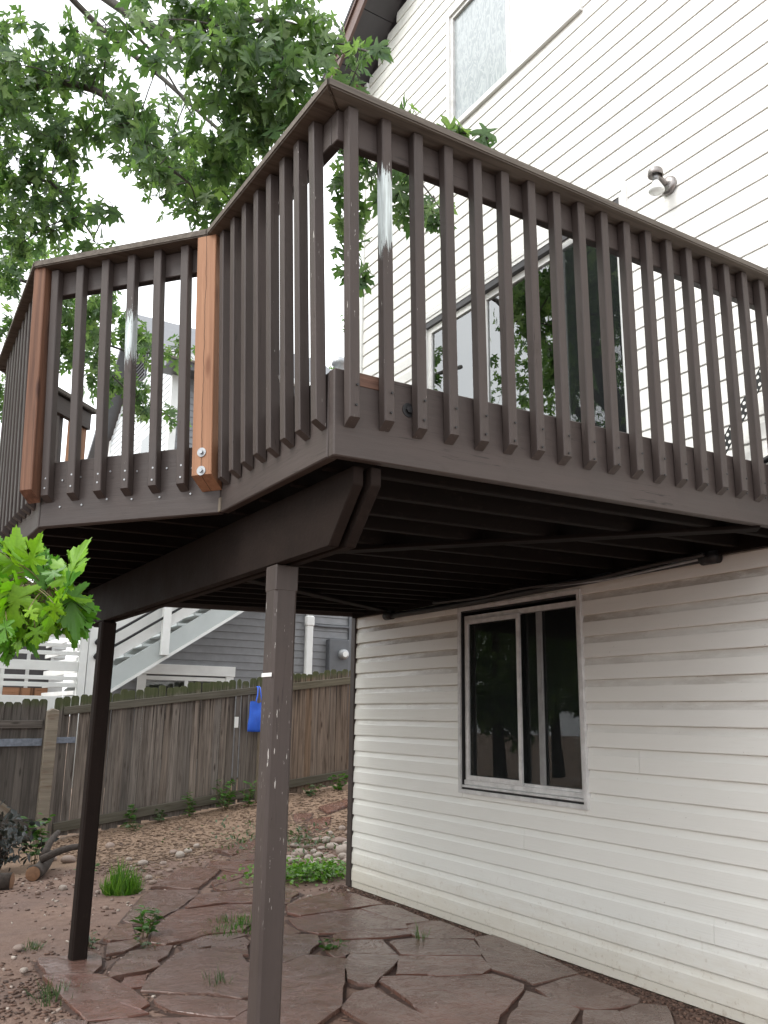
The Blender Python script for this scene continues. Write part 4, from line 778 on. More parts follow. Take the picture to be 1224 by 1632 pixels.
# corner blocks and hardware on the rim
bolt((-2.285, -4.275, 2.275), (0, -1, 0), deck, .012, m_dark, .024)
sc_ = box('rope_mark', (-2.4525, -3.657, 1.432), (-2.4495, -3.574, 1.446), m_white, deck, .001); sc_['label'] = 'thin white rope mark round the near post'
bw = box('bare_wood_patch', (-2.475, -4.2775, 2.318), (-2.375, -4.2735, 2.362), m_cedar_red, deck, .001); bw['label'] = 'bare reddish wood where paint has broken off the rim'
bw = box('bare_wood_patch', (-2.566, -3.352, 2.078), (-2.557, -3.330, 2.135), m_post, deck, .002); bw['label'] = 'pale bare wood chip at the rim corner'
def screws(name, pts, d, parent):
    V = []; F = []
    for p in pts:
        mw = axis_frame(p, d); o = len(V)
        V += [mw @ Vector((.0042 * math.cos(a * math.pi / 4), .0042 * math.sin(a * math.pi / 4), z)) for z in (0, .003) for a in range(8)]
        F += [[o + i, o + (i + 1) % 8, o + 8 + (i + 1) % 8, o + 8 + i] for i in range(8)] + [[o + 8 + i for i in range(8)]]
    q = link(name, mesh_from(name, V, F), Matrix.Identity(4), parent, m_steel); q['kind'] = 'stuff'; return q
pp = []
for i, t in enumerate([.10, .24, .39, .54, .69, .84]):
    for z in (2.275, 2.16):
        c = lerp2(C_, B_, t + random.uniform(-.02, .02)) + OUT['BC'] * .001; pp.append((c.x, c.y, z + random.uniform(-.015, .01)))
for t in bc:
    for z in (2.27, 2.225):
        c = lerp2(C_, B_, t) + OUT['BC'] * .0395; pp.append((c.x, c.y, z + random.uniform(-.006, .006)))
screws('screws', pp, (*OUT['BC'], 0), deck)
qq = []
for t in rng_t:
    for z in (2.30, 2.235):
        c = lerp2(A_, R_, t) + OUT['RA'] * .0395; qq.append((c.x, c.y - (z - 2.175) * .06, z))
o_ = screws('screws', qq, (0, -1, 0), deck); o_.data.materials.clear(); o_.data.materials.append(m_dark)
# conduit and cables slung under the ledger
pipe = thing('black_conduit', 'black conduit with loose cables strapped under the ledger along the wall', 'conduit', (-.06, -2.1, 2.08))
tube('pipe', [(-.060, -.62, 2.085), (-.060, -1.6, 2.085), (-.060, -2.8, 2.10), (-.060, -3.72, 2.115)], .024, .024, m_dark, pipe, 10)
for y in (-.62, -3.70): lathe('coupling', [(0, .05), (.034, .05), (.034, -.05), (0, -.05)], 14, axis_frame((-.060, y, 2.09 + (.02 if y < -2 else 0)), (0, 1, 0)), m_dark, pipe)
tube('cable', [(-.10, -1.3, 2.12), (-.13, -1.9, 2.095), (-.12, -2.3, 2.11), (-.14, -2.9, 2.085), (-.12, -3.3, 2.11), (-.11, -3.7, 2.12)], .011, .011, m_pipe, pipe, 6)
tube('cable', [(-.09, -2.4, 2.11), (-.12, -3.0, 2.075), (-.10, -3.45, 2.095), (-.08, -3.7, 2.11)], .008, .008, m_steel, pipe, 6)
# perforated strap and a pipe lying on the deck by the wall
strap = thing('perforated_steel_strap', 'dark perforated steel strap leaning behind the deck railing by the wall', 'steel strap', (-.12, -3.76, 2.42))
def perforated(p0, p1, w, th, n, mat, parent):
    m, L = frame(p0, p1, (-1, 0, 0)); V = []; F = []; s = L / n
    # strip as cells: two rows of round holes, built as rings of quads
    for i in range(n):
        for r in (0, 1):
            cx = (i + (.5 if r else .25)) * s; cy = (-.25 if r else .25) * w
            if cx + s * .5 > L: continue
            o = len(V); k = 8; hw, hh = s / 2, w / 4
            out_ = [(-hw, -hh), (0, -hh), (hw, -hh), (hw, 0), (hw, hh), (0, hh), (-hw, hh), (-hw, 0)]
            inn = [(.34 * min(s, w / 2) * math.cos(math.radians(225 + 45 * a)), .34 * min(s, w / 2) * math.sin(math.radians(225 + 45 * a))) for a in range(8)]
            for z in (-th / 2, th / 2): V += [(cx + a, cy + b, z) for a, b in out_] + [(cx + a, cy + b, z) for a, b in inn]
            for a in range(8):
                b = (a + 1) % 8; F += [[o + a, o + b, o + 8 + b, o + 8 + a], [o + 16 + a, o + 24 + a, o + 24 + b, o + 16 + b], [o + 8 + a, o + 8 + b, o + 24 + b, o + 24 + a], [o + a, o + 16 + a, o + 16 + b, o + b]]
    return link('strap', mesh_from('strap', V, F), m, parent, mat)
perforated((-.125, -3.72, 2.44), (-.10, -4.22, 3.10), .06, .004, 24, m_dark, strap)
tag(tube('black_pipe', [(-.10, -3.80, 2.455), (-.10, -4.3, 2.58)], .016, .016, m_dark, None, 10), 'short black pipe lying on the deck boards under the steel strap', 'pipe')
# ------------------------------------------------------------------ fence, gate, bag
FY = 4.5; FS = .13
fence = thing('picket_fence', 'weathered dog ear cedar fence climbing the slope behind the house', 'fence', (1.2, FY, .1))
_pk = {}
def picket(x, y, zb, zt, w, mat, parent, lean=0.0):
    h = round((zt - zb) / .04) * .04; key = (h, round(w, 3), mat.name)
    if key not in _pk:
        t = .016; c = .022; hw = w / 2
        pl = [(-hw, 0), (hw, 0), (hw, h - c * 1.3), (hw - c * .35, h - c * .55), (hw - c, h), (-hw + c, h), (-hw + c * .35, h - c * .55), (-hw, h - c * 1.3)]
        n = len(pl); V = [(z, a, yy) for yy in (-t / 2, t / 2) for a, z in pl]
        F = [list(range(n)), list(range(n, 2 * n))[::-1]] + [[i, (i + 1) % n, n + (i + 1) % n, n + i] for i in range(n)]
        me = mesh_from('picket', V, F); bm = bmesh.new(); bm.from_mesh(me); bmesh.ops.recalc_face_normals(bm, faces=bm.faces[:]); bm.to_mesh(me); bm.free(); me.materials.append(mat); _pk[key] = me
    m, _ = frame((x, y, zb), (x + lean, y, zb + 1), (0, -1, 0)); return link('picket', _pk[key], m, parent)
def ftop(x): return 1.648 + FS * x * .95
x = -1.50
while x < 4.3:
    w = .093; m = m_fence if x < 1.22 else m_fence2
    miss = abs(x - .78) < .03
    if x < 4.3: picket(x, FY + .01 + random.uniform(-.003, .003), gz(x, FY) + random.uniform(.0, .03), ftop(x) + random.gauss(0, .012) - (.5 if miss else 0) * 0, (w if not miss else .06) - random.choice((0, 0, .001, .004)), m, fence, random.gauss(0, .005))
    x += .0945 + random.uniform(0, .002)
def frail(x0, x1, dz, mat, h=.088, base='top'):
    f = (lambda x: ftop(x) + dz) if base == 'top' else (lambda x: gz(x, FY) + dz)
    board('rail', (x0, FY - .022, f(x0)), (x1, FY - .022, f(x1)), .038, h, mat, fence, b=.005)
frail(-1.44, 1.04, -.165, m_rail, .095); frail(1.30, 4.3, -.165, m_rail, .10)
frail(-1.44, 1.04, .13, m_rail, .11, 'g'); frail(1.30, 4.3, .15, m_rail, .10, 'g')
board('fence_post', (1.12, FY - .065, gz(1.12, FY) - .1), (1.12, FY - .065, 1.44), .088, .088, m_post, fence, (0, 1, 0), .006)
board('fence_post', (4.1, FY - .065, .4), (4.1, FY - .065, 2.0), .088, .088, m_post, fence, (0, 1, 0), .006)
o = prism('fence_post', [(-1.655, -.32), (-1.525, -.32), (-1.52, 1.31), (-1.60, 1.335), (-1.652, 1.30)], 1, 4.34, 4.43, m_post, fence, .008)
o['label'] = 'pale raw gate post with a dark rotten top'
pl_ = box('switch_plate', (.745, FY - .012, 1.12), (.80, FY - .002, 1.26), m_white, fence, .002); pl_['label'] = 'small white plate filling a gap between pickets'
gate = thing('wooden_gate', 'dark wooden yard gate with a diagonal brace beside the pale post', 'gate', (-2.4, FY, -.2))
x = -3.3
while x < -1.66:
    picket(x, FY + .03, -.16, 1.43 + (x + 1.6) * .02 + random.uniform(-.01, .01), .093, m_gate, gate); x += .0955
board('rail', (-3.3, FY, 1.13), (-1.67, FY, 1.15), .038, .09, m_gate, gate); board('rail', (-3.3, FY, .02), (-1.67, FY, .05), .038, .10, m_gate, gate)
board('brace', (-3.1, FY - .004, 1.0), (-1.95, FY - .004, .17), .036, .11, m_post, gate)
board('strap_hinge', (-2.6, FY - .028, .935), (-1.66, FY - .028, .945), .008, .085, m_oxid, gate)
lt = board('latch_bar', (-1.50, FY - .030, .965), (-1.28, FY - .030, .97), .008, .07, m_oxid, gate)
bag = thing('blue_tote_bag', 'bright blue fabric tote bag hanging by its straps from the fence', 'tote bag', (1.04, FY - .08, 1.08))
def bag_body():
    # front and back cloth panels with a soft belly and creases
    nx, nz = 10, 12; V = []; F = []
    for s in (-1, 1):
        for j in range(nz + 1):
            for i in range(nx + 1):
                u = i / nx; v = j / nz; wd = .135 * (1 - .10 * v) * (1 + .03 * math.sin(9 * v)); x = (u - .5) * 2 * wd + .008 * v
                b = math.sin(math.pi * u) ** .6 * (math.sin(math.pi * min(1, v * 1.15 + .06)) ** .6 if v < .82 else .35) * .035
                V.append((x, s * (b + .002) + .004 * math.sin(14 * u + 5 * v), v * .385 - .006 * math.sin(math.pi * u) + (.012 * math.sin(3 * math.pi * u) if j == nz else 0)))
    N = (nx + 1) * (nz + 1)
    for s in (0, 1):
        for j in range(nz):
            for i in range(nx):
                a = s * N + j * (nx + 1) + i; q = [a, a + 1, a + nx + 2, a + nx + 1]; F.append(q if s == 0 else q[::-1])
    for j in range(nz):
        for i in (0, nx):
            a = j * (nx + 1) + i; F.append([a, a + nx + 1, N + a + nx + 1, N + a])
    for i in range(nx): F.append([i, N + i, N + i + 1, i + 1])
    return mesh_from('bag_body', V, F, True)
link('bag_body', bag_body(), Matrix.Translation((1.02, FY - .125, 1.075)), bag, m_bag)
for dx in (-.012, .02):
    ct = [(1.02 + dx * 3, FY - .13, 1.445), (1.03 + dx * 1.4, FY - .115, 1.56), (1.04 + dx, FY - .075, 1.648)]
    tube('strap', ct + [(1.04 + dx * .8, FY - .03, 1.66)], .009, .009, m_bag, bag, 6)

# ------------------------------------------------------------------ neighbours beyond the fence
def lap_panel(parent, x0, x1, y, z0, z1, e, mat, name='siding_plank', axis='x', top=None):
    z = z0
    while z < z1 - .01:
        b = min(z + e, z1); a0, a1 = x0, x1
        if top: a0, a1 = top(b)
        if a1 - a0 > .05:
            pr = [(-.012, z), (-.016, z + .004), (-.003, b), (.01, b), (.01, z)]; n = len(pr)
            if axis == 'x': V = [(x, y + d, zz) for x in (a0, a1) for d, zz in pr]
            else: V = [(y + d, x, zz) for x in (a0, a1) for d, zz in pr]
            c = Vector(V[0]); F = [[i, (i + 1) % n, n + (i + 1) % n, n + i] for i in range(n)] + [list(range(n)), list(range(n, 2 * n))[::-1]]
            link(name, mesh_from(name, [Vector(v) - c for v in V], F), Matrix.Translation(c), parent, mat)
        z = b
gh = thing('grey_neighbour_house', 'dark grey lap sided house wall right behind the fence', 'house', (1.8, 7.0, .2))
lap_panel(gh, -.62, 3.86, 7.0, .3, 4.0, .122, m_greywall)
box('corner_board', (3.84, 6.95, .2), (3.98, 7.2, 4.0), m_greytrim, gh); box('back_wall', (-.6, 7.05, .2), (3.9, 7.15, 4.05), m_greywall, gh)
dsp = box('downspout', (2.975, 6.90, .2), (3.105, 6.985, 2.86), m_whitepaint, gh, .015); box('downspout', (2.96, 6.885, 2.80), (3.12, 6.985, 2.98), m_whitepaint, gh, .02); box('downspout', (2.985, 6.90, 2.98), (3.095, 6.985, 4.0), m_whitepaint, gh, .015)
tube('conduit', [(3.12, 6.96, 2.84), (3.35, 6.96, 2.82), (3.84, 6.96, 2.83)], .022, .022, m_greytrim, gh, 8)
mb = box('meter_box', (3.40, 6.84, 1.95), (3.80, 6.985, 2.60), m_greytrim, gh, .01)
lathe('meter_dial', [(0, .10), (.055, .10), (.085, .075), (.09, .0)], 24, axis_frame((3.66, 6.84, 2.34), (0, -1, 0)), m_steel, mb)
lathe('dial_face', [(0, .104), (.05, .103)], 20, axis_frame((3.66, 6.84, 2.34), (0, -1, 0)), m_whitepaint, mb)
gw = box('window', (.10, 6.93, 1.885), (1.71, 6.985, 2.045), m_whitepaint, gh); gw['label'] = 'low window with a broad white head board'
box('window_frame', (.12, 6.94, .6), (.25, 6.985, 1.883), m_whitepaint, gw); box('window_frame', (1.56, 6.94, .6), (1.69, 6.985, 1.883), m_whitepaint, gw)
box('window_frame', (.25, 6.95, 1.80), (1.56, 6.985, 1.86), m_whitepaint, gw); box('window_frame', (.87, 6.95, .6), (.93, 6.985, 1.80), m_whitepaint, gw)
box('pane', (.25, 6.968, .6), (.87, 6.98, 1.80), m_glass, gw, 0); box('pane', (.93, 6.968, .6), (1.56, 6.98, 1.80), m_glass, gw, 0)
# white outside stair climbing to the right
stair = thing('white_outdoor_stair', 'white and pale grey outdoor stair climbing across the grey house', 'stairs', (.4, 6.2, .4))
SL = .665
def sloped(name, x0, x1, zf, h, y0, y1, mat):
    return prism(name, [(x0, zf(x0)), (x1, zf(x1)), (x1, zf(x1) + h), (x0, zf(x0) + h)], 1, y0, y1, mat, stair)
zl = lambda x: 1.55 + SL * (x + .54)
sloped('stringer', -.98, 2.6, lambda x: zl(x) + .052, .29, 6.00, 6.04, m_stringer); sloped('stringer_trim', -.98, 2.6, zl, .05, 5.985, 6.05, m_whitepaint)
sloped('stringer', -.98, 2.6, lambda x: zl(x) + .052, .30, 6.80, 6.84, m_stringer)
for i in range(14):
    xx = -.86 + i * .25; box('tread', (xx, 6.045, zl(xx) + .40), (xx + .29, 6.795, zl(xx) + .44), m_stringer, stair)
    box('riser', (xx + .27, 6.045, zl(xx) + .25), (xx + .285, 6.795, zl(xx) + .40), m_stringer, stair)
for dz, h in ((.45, .17), (.65, .17), (.85, .17), (1.05, .17)):
    sloped('rail_board', -.86, 2.6, lambda x: zl(x) + dz, h, 6.05, 6.075, m_whitepaint)
for x0 in (.13, 1.5): box('stair_post', (x0, 5.90, zl(x0) + .12), (x0 + .115, 5.98, zl(x0) + 1.5), m_whitepaint, stair)
for dz in (.62, .82, 1.28, 1.44):
    tube('handrail', [(-.74, 5.93, zl(-.74) + dz - .01), (-.80, 5.93, zl(-.80) + dz + .05), (-.70, 5.93, zl(-.70) + dz + .08), (-.4, 5.93, zl(-.4) + dz + .04), (2.6, 5.93, zl(2.6) + dz + .04)], .020, .020, m_rail_black, stair, 6)
# white deck with horizontal rails at the stair foot
wd = thing('white_deck_railing', 'white horizontal board railing of the low neighbouring deck', 'railing', (-2.0, 6.0, .4))
box('newel_post', (-1.0, 5.93, .3), (-.90, 6.03, 2.46), m_whitepaint, wd); box('newel_post', (-.885, 5.95, .3), (-.77, 6.03, 2.50), m_whitepaint, wd); box('newel_post', (-3.6, 5.93, .3), (-3.5, 6.03, 2.4), m_whitepaint, wd)
box('top_cap', (-3.6, 5.88, 2.40), (-1.0, 6.05, 2.435), m_whitepaint, wd)
for z, h in ((2.29, .10), (2.16, .05), (2.05, .055), (1.84, .13), (1.715, .055), (1.62, .06), (1.30, .20)): box('slat', (-3.55, 5.96, z), (-1.0, 5.985, z + h), m_whitepaint, wd)
for z, h in ((2.29, .10), (2.12, .06), (1.98, .06), (1.82, .10), (1.66, .06), (1.52, .06)): box('slat', (-1.02, 6.03, z), (-.995, 8.3, z + h), m_whitepaint, wd)
for i in range(5): box('stair_slat', (-2.05 - i * .13, 6.9, .4), (-2.0 - i * .13, 6.94, 2.3 - .02 * i), m_whitepaint, wd)
wh = thing('white_back_house', 'pale house with dark windows glimpsed between the white deck rails', 'house', (-2.0, 8.6, .2))
lap_panel(wh, -6.0, -.64, 8.6, .2, 2.62, .15, m_whitepaint)
for x0 in (-3.6, -2.55, -1.62):
    f = box('window', (x0, 8.52, 1.30), (x0 + .78, 8.575, 2.45), m_whitepaint, wh); box('pane', (x0 + .05, 8.505, 1.36), (x0 + .36, 8.516, 2.40), m_soffit, f, 0); box('pane', (x0 + .42, 8.505, 1.36), (x0 + .73, 8.516, 2.40), m_soffit, f, 0)
    box('curtain', (x0 + .05, 8.495, 1.36), (x0 + .73, 8.503, 1.66), m_cedar, f, 0)
# tall house, gable side paled for sky light, seen between the pickets, and its grey front
ph = thing('pale_gabled_house', 'tall grey gabled house with a sky-brightened pale side seen past the deck railing', 'house', (2.6, 11.0, .3))
GX, GY0, GY1 = .95, 9.0, 13.6
def gtop(b):
    if b < 7.72: return (GY0, GY1)
    t = (b - 7.72) / 1.85; return (GY0 + t * 2.3 + (.0), GY1 - t * 2.3)
lap_panel(ph, GY0, GY1, GX, 3.0, 9.55, .135, m_paleside, axis='y', top=gtop)
lap_panel(ph, GX, 4.9, GY0 - .01, 3.0, 7.72, .135, m_greywall)
box('corner_board', (GX - .04, GY0 - .05, 3.0), (GX + .10, GY0 + .07, 7.70), m_whitepaint, ph)
box('corner_board', (GX - .04, GY1 - .07, 3.0), (GX + .10, GY1 + .05, 7.60), m_whitepaint, ph)
box('eave', (GX - .3, GY0 - .45, 7.70), (5.2, GY0 + .02, 7.86), m_greytrim, ph); box('gutter', (GX - .34, GY0 - .55, 7.865), (5.2, GY0 - .40, 7.98), m_whitepaint, ph)
def groof(y0, z0, y1, z1): prism('roof', [(y0, z0), (y1, z1), (y1, z1 + .14), (y0, z0 + .14)], 0, GX - .38, 5.2, m_greytrim, ph)
groof(GY0 - .35, 7.88, 11.3, 9.75); groof(14.3, 7.16, 11.3, 9.75)
lv = box('louver_vent', (GX - .05, 10.95, 8.35), (GX - .02, 11.75, 9.05), m_greytrim, ph)
for i in range(7): box('slat', (GX - .075, 11.0, 8.40 + i * .09), (GX - .052, 11.7, 8.43 + i * .09), m_dark, lv)
fw = box('window', (GX - .05, 9.9, 5.2), (GX - .02, 10.8, 6.9), m_whitepaint, ph); box('pane', (GX - .065, 9.98, 5.28), (GX - .052, 10.72, 6.82), m_glass_door, fw, 0)
lathe('roof_vent', [(0, .38), (.17, .36), (.19, .24), (.13, .22), (.11, .0)], 18, Matrix.Translation((4.62, 9.0, 8.55)), m_steel, ph)
lathe('vent_pipe', [(.10, 0), (.10, -.75)], 14, Matrix.Translation((4.62, 9.0, 8.56)), m_steel, ph)

# ------------------------------------------------------------------ trees
def leaves_at(P, out_dir, size_lo, size_hi, hang=1.1):
    n = len(P); d = rng.normal(size=(n, 3)) * .55 + out_dir; d[:, 2] -= hang; nr = rng.normal(size=(n, 3)) * .9; nr[:, 2] += .6
    R = basis(d, nr); S = rng.uniform(size_lo, size_hi, n); return R, S
def clump_points(c, rxy, rz, n):
    q = rng.normal(size=(n, 3)); q /= np.linalg.norm(q, axis=1)[:, None]; q *= rng.uniform(0, 1, n)[:, None] ** .45
    return np.array(c) + q * np.array([rxy, rxy, rz])
CAMP = np.array(cam.matrix_world.translation); CX, CY, CZ = np.array(_r2), np.array(_u2), np.array(_f)
maple = thing('maple_tree', 'big silver maple whose leafy limbs hang over the deck from the left', 'tree', (-5.8, 1.4, -.1))
limbs = [(l[0], l[1], l[2]) for l in LIMBS]
trunk_top = (-5.6, 1.6, 4.2)
joined('trunk', [([(-5.8, 1.4, -.2), (-5.78, 1.42, 1.2), (-5.7, 1.5, 2.8), trunk_top, (-5.2, 2.0, 6.5), (-5.0, 2.3, 8.6), (-4.9, 2.5, 10.2)], .24, .04)], m_bark, maple, 14)
big = []
for tgt in (limbs[0][0][0], limbs[7][0][0], limbs[8][0][0]):
    a = Vector(trunk_top) if tgt[2] > 4 else Vector((-5.7, 1.5, 2.8)); b = Vector(tgt); big.append(([a, a.lerp(b, .5) + Vector((0, 0, .25)), b], .09, .05))
for o_ in ((-8.2, 1.0, 7.2), (-7.4, 3.8, 8.0), (-3.4, 4.6, 9.0), (-6.6, -.8, 7.8), (-4.0, .6, 9.4)):
    big.append(([Vector((-5.3, 1.8, 5.6)), Vector((-5.2, 2, 6)).lerp(Vector(o_), .5) + Vector((0, 0, .3)), Vector(o_)], .07, .015))
joined('branch', big, m_limb, maple, 8)
for l in limbs: joined('branch', [l], m_limb, maple, 7)
# twigs: short sprays joining each clump to the nearest limb point
lp = np.array([p for l in limbs for p in np.array([list(v) for v in smooth_path(l[0], 5)])])
tw = []; P_all = []; D_all = []
for x, y, z, rxy, rz, n in CLUMPS:
    r_ = min(rxy, .9); P = clump_points((x, y, z), r_, rz, n); P_all.append(P); D_all.append((P - np.array([x, y, z])) / max(r_, .1) * .5)
    c = np.array([x, y, z]); near = lp[np.argmin(np.linalg.norm(lp - c, axis=1))]
    if np.linalg.norm(near - c) < 1.6:
        tw.append(([tuple(near), tuple((near + c) / 2 + np.array([0, 0, .05])), tuple(c)], .007, .003))
    for j in range(5):
        e = P[rng.integers(n)]; tw.append(([tuple(c), tuple((c + e) / 2 + rng.normal(size=3) * .02), tuple(e)], .004, .0018))
joined('twigs', tw, m_limb, maple, 4)['kind'] = 'stuff'
for x, y, z, rxy, rz, n in CROWN_UNSEEN:
    P = clump_points((x, y, z), rxy * 1.25, rz * 1.2, n); P_all.append(P); D_all.append((P - np.array([x, y, z])) * .7)
P_all = np.concatenate(P_all); D_all = np.concatenate(D_all); R_all, S_all = leaves_at(P_all, D_all, .085, .165)
rel = P_all - CAMP; dz = rel @ CZ; ux = 1364.46 * (rel @ CX) / dz; uy = 1364.46 * (rel @ CY) / dz
inside = (dz > .5) & (abs(ux) < 620) & (abs(uy) < 825); score = np.where(inside, S_all / np.maximum(dz, .5), 0); order = np.argsort(-score)
big_i, rest = order[:300], order[300:]
V, F = scatter_geo(LV, LF, R_all[rest], S_all[rest], P_all[rest])
cr = link('crown', fast_mesh('crown', V, F), Matrix.Identity(4), maple, m_leaf); cr['kind'] = 'stuff'
def leaf_objects(R, S, P, mats, parent, geos):
    mes = []
    for g in geos:
        for mt in mats:
            me = fast_mesh('leaf', g[0], g[1]); me.materials.append(mt); mes.append(me)
    for i in range(len(P)):
        m = Matrix(R[i].tolist()).to_4x4() @ Matrix.Scale(float(S[i]), 4); m.translation = Vector(P[i]); yield link('leaf', mes[i % len(mes)], m, parent), i
for o_, i in leaf_objects(R_all[big_i], S_all[big_i] * 1.1, P_all[big_i], [m_leaf], maple, [leaf_geo(.2, .2), leaf_geo(.35, .12), leaf_geo(.1, .3)]): pass

# unseen fence and trees added left of frame: block low light, darken the glass
sf = thing('unseen_side_fence', 'unseen board fence added along the left side to block low light', 'fence', (-8.6, -2, -.1))
y = -9.0
while y < 4.6:
    board('fence_board', (-8.6, y, -.1), (-8.6, y, 1.78 + random.uniform(-.015, .015)), .018, .135, m_fence, sf, (0, 1, 0)); y += .142
for z in (.3, 1.5): board('rail', (-8.57, -9, z), (-8.57, 4.6, z), .04, .09, m_rail, sf)
def unseen_yard_tree(x, y, h, rad, label):
    t = thing('unseen_yard_tree', label, 'tree', (x, y, -.1)); joined('trunk', [([(x, y, -.2), (x + .1, y, h * .3), (x, y + .1, h * .85)], .16, .04)], m_bark, t, 8)
    P = []
    for i in range(int(46 * rad)):
        q = rng.normal(size=3); q /= np.linalg.norm(q); q *= rng.uniform(.35, 1) ** .5; c = np.array([x, y, h * .58]) + q * np.array([rad, rad, h * .42]); P.append(clump_points(c, .6, .45, 46))
    P = np.concatenate(P); R, S = leaves_at(P, rng.normal(size=P.shape) * .4, .16, .26); V, F = scatter_geo(LV, LF, R, S, P)
    c = link('crown', fast_mesh('crown', V, F), Matrix.Identity(4), t, m_leaf); c['kind'] = 'stuff'
for a in ((-8.6, 8.6, 6.0, 2.2, 'unseen leafy tree added behind the far fence corner to darken reflections'), (-12.5, 11.0, 7.0, 2.6, 'taller unseen tree added behind the corner tree to darken reflections'), (-13.0, 5.0, 4.6, 2.0, 'low unseen tree added behind the side fence to block low sky')): unseen_yard_tree(*a)

# young branch reaching in at the left, close to the camera
young = thing('maple_sapling', 'bright lime green maple spray reaching in from the left edge', 'tree', (-4.9, -4.4, -.06))
joined('stem', [([(-4.9, -4.4, -.1), (-4.95, -4.38, 1.0), (-4.8, -4.4, 1.9), tuple(STEM[0])], .035, .014)], m_bark, young, 9)
joined('branch', [(STEM, .012, .003)], m_twig, young, 7)
mes = {}
SPRAY2 = SPRAY + [[x - abs(random.gauss(0, .035)) + .004, y + random.gauss(0, .04), z + random.gauss(0, .025), dx + random.gauss(0, .35), dy + random.gauss(0, .35), dz_ + random.gauss(0, .3), s * random.uniform(.55, .85), random.choice((0, 1, 1))] for x, y, z, dx, dy, dz_, s, t in SPRAY]
for i, (x, y, z, dx, dy, dz_, s, t) in enumerate(SPRAY2):
    tip = np.array([x, y, z]); d = np.array([dx, dy, dz_]); toc = CAMP - tip; toc /= np.linalg.norm(toc)
    nr = toc + rng.normal(size=3) * .85 + np.array([0, 0, .5]); R = basis(d[None] + rng.normal(size=(1, 3)) * .12, nr[None])[0]; s *= 1.06
    mt = (m_leaf_mid, m_leaf_young, m_leaf_young)[t]; key = (i % 4, mt.name)
    if key not in mes:
        g = leaf_geo((.15, .3, .22, .42)[i % 4], (.25, .1, .35, .2)[i % 4], .16, (.2, -.25, .1, -.1)[i % 4]); me = fast_mesh('leaf', g[0], g[1]); me.materials.append(mt); mes[key] = me
    base = tip - d * s * .55; m = Matrix(R.tolist()).to_4x4() @ Matrix.Scale(float(s), 4); m.translation = Vector(base); lf = link('leaf', mes[key], m, young)
    st = np.array(STEM[2 + i % 4]); tube('leaf_stalk', [tuple(st), tuple((st + base) / 2 + np.array([0, 0, .012])), tuple(base)], .0016, .0012, m_twig, lf, 5, 3)

# tree far beyond the roofs
ft = thing('distant_tree', 'light green tree top far beyond the roofs at the house corner', 'tree', (8.2, 16.2, .4))
joined('trunk', [([(8.2, 16.2, .2), (8.3, 16.2, 5), (8.2, 16.3, 9.5)], .2, .06)], m_bark, ft, 8)
P = np.concatenate([clump_points((8.2 + rng.normal() * 1.2, 16.2 + rng.normal() * 1.2, 10.3 + rng.normal() * .75), .7, .6, 90) for _ in range(26)]); R, S = leaves_at(P, rng.normal(size=P.shape) * .4, .14, .22)
V, F = scatter_geo(LV, LF, R, S, P); c_ = link('crown', fast_mesh('crown', V, F), Matrix.Identity(4), ft, m_far); c_['kind'] = 'stuff'

# ------------------------------------------------------------------ small plants
LS_V = np.array([(0, 0, 0), (.22, .35, .04), (.16, .7, .0), (0, 1, -.12), (-.16, .7, .0), (-.22, .35, .04), (0, .4, -.04)]); LS_F = np.array([(0, 1, 6), (1, 2, 6), (2, 3, 6), (3, 4, 6), (4, 5, 6), (5, 0, 6)])
BL_V = np.array([(-.5, 0, 0), (.5, 0, 0), (-.4, .5, .06), (.4, .5, .06), (0, 1, .28)]); BL_F = np.array([(0, 1, 3), (0, 3, 2), (2, 3, 4)])
def tuft(name, x, y, r, h, n, mat, label, cat, group=None, wid=.010, spread=.6):
    """grass clump: blades that fan out from one root"""
    a = rng.uniform(0, 2 * math.pi, n); q = rng.uniform(0, 1, n) ** .6; P = np.stack([x + r * .55 * q * np.cos(a), y + r * .55 * q * np.sin(a), np.zeros(n)], 1); P[:, 2] = [gz(p[0], p[1]) - .005 for p in P]
    d = np.stack([np.cos(a) * q * spread, np.sin(a) * q * spread, np.ones(n)], 1) + rng.normal(size=(n, 3)) * .24; nr = np.stack([-np.cos(a), -np.sin(a), np.full(n, .4)], 1) + rng.normal(size=(n, 3)) * .2
    R = basis(d, nr); L = h * rng.uniform(.2, 1.15, n) * (1.1 - .55 * q) * (1 + .25 * np.sin(3 * a + x * 9)); sc = np.zeros((n, 3)); V = BL_V[None] * np.stack([np.full(n, wid), L, L], 1)[:, None, :]
    V = np.einsum('nij,nvj->nvi', R, V) + P[:, None]; F = (np.arange(n) * 5)[:, None, None] + BL_F[None]; c = np.array([x, y, gz(x, y)])
    return tag(link(name, fast_mesh(name, V.reshape(-1, 3) - c, F.reshape(-1, 3)), Matrix.Translation(c), None, mat), label, cat, group)
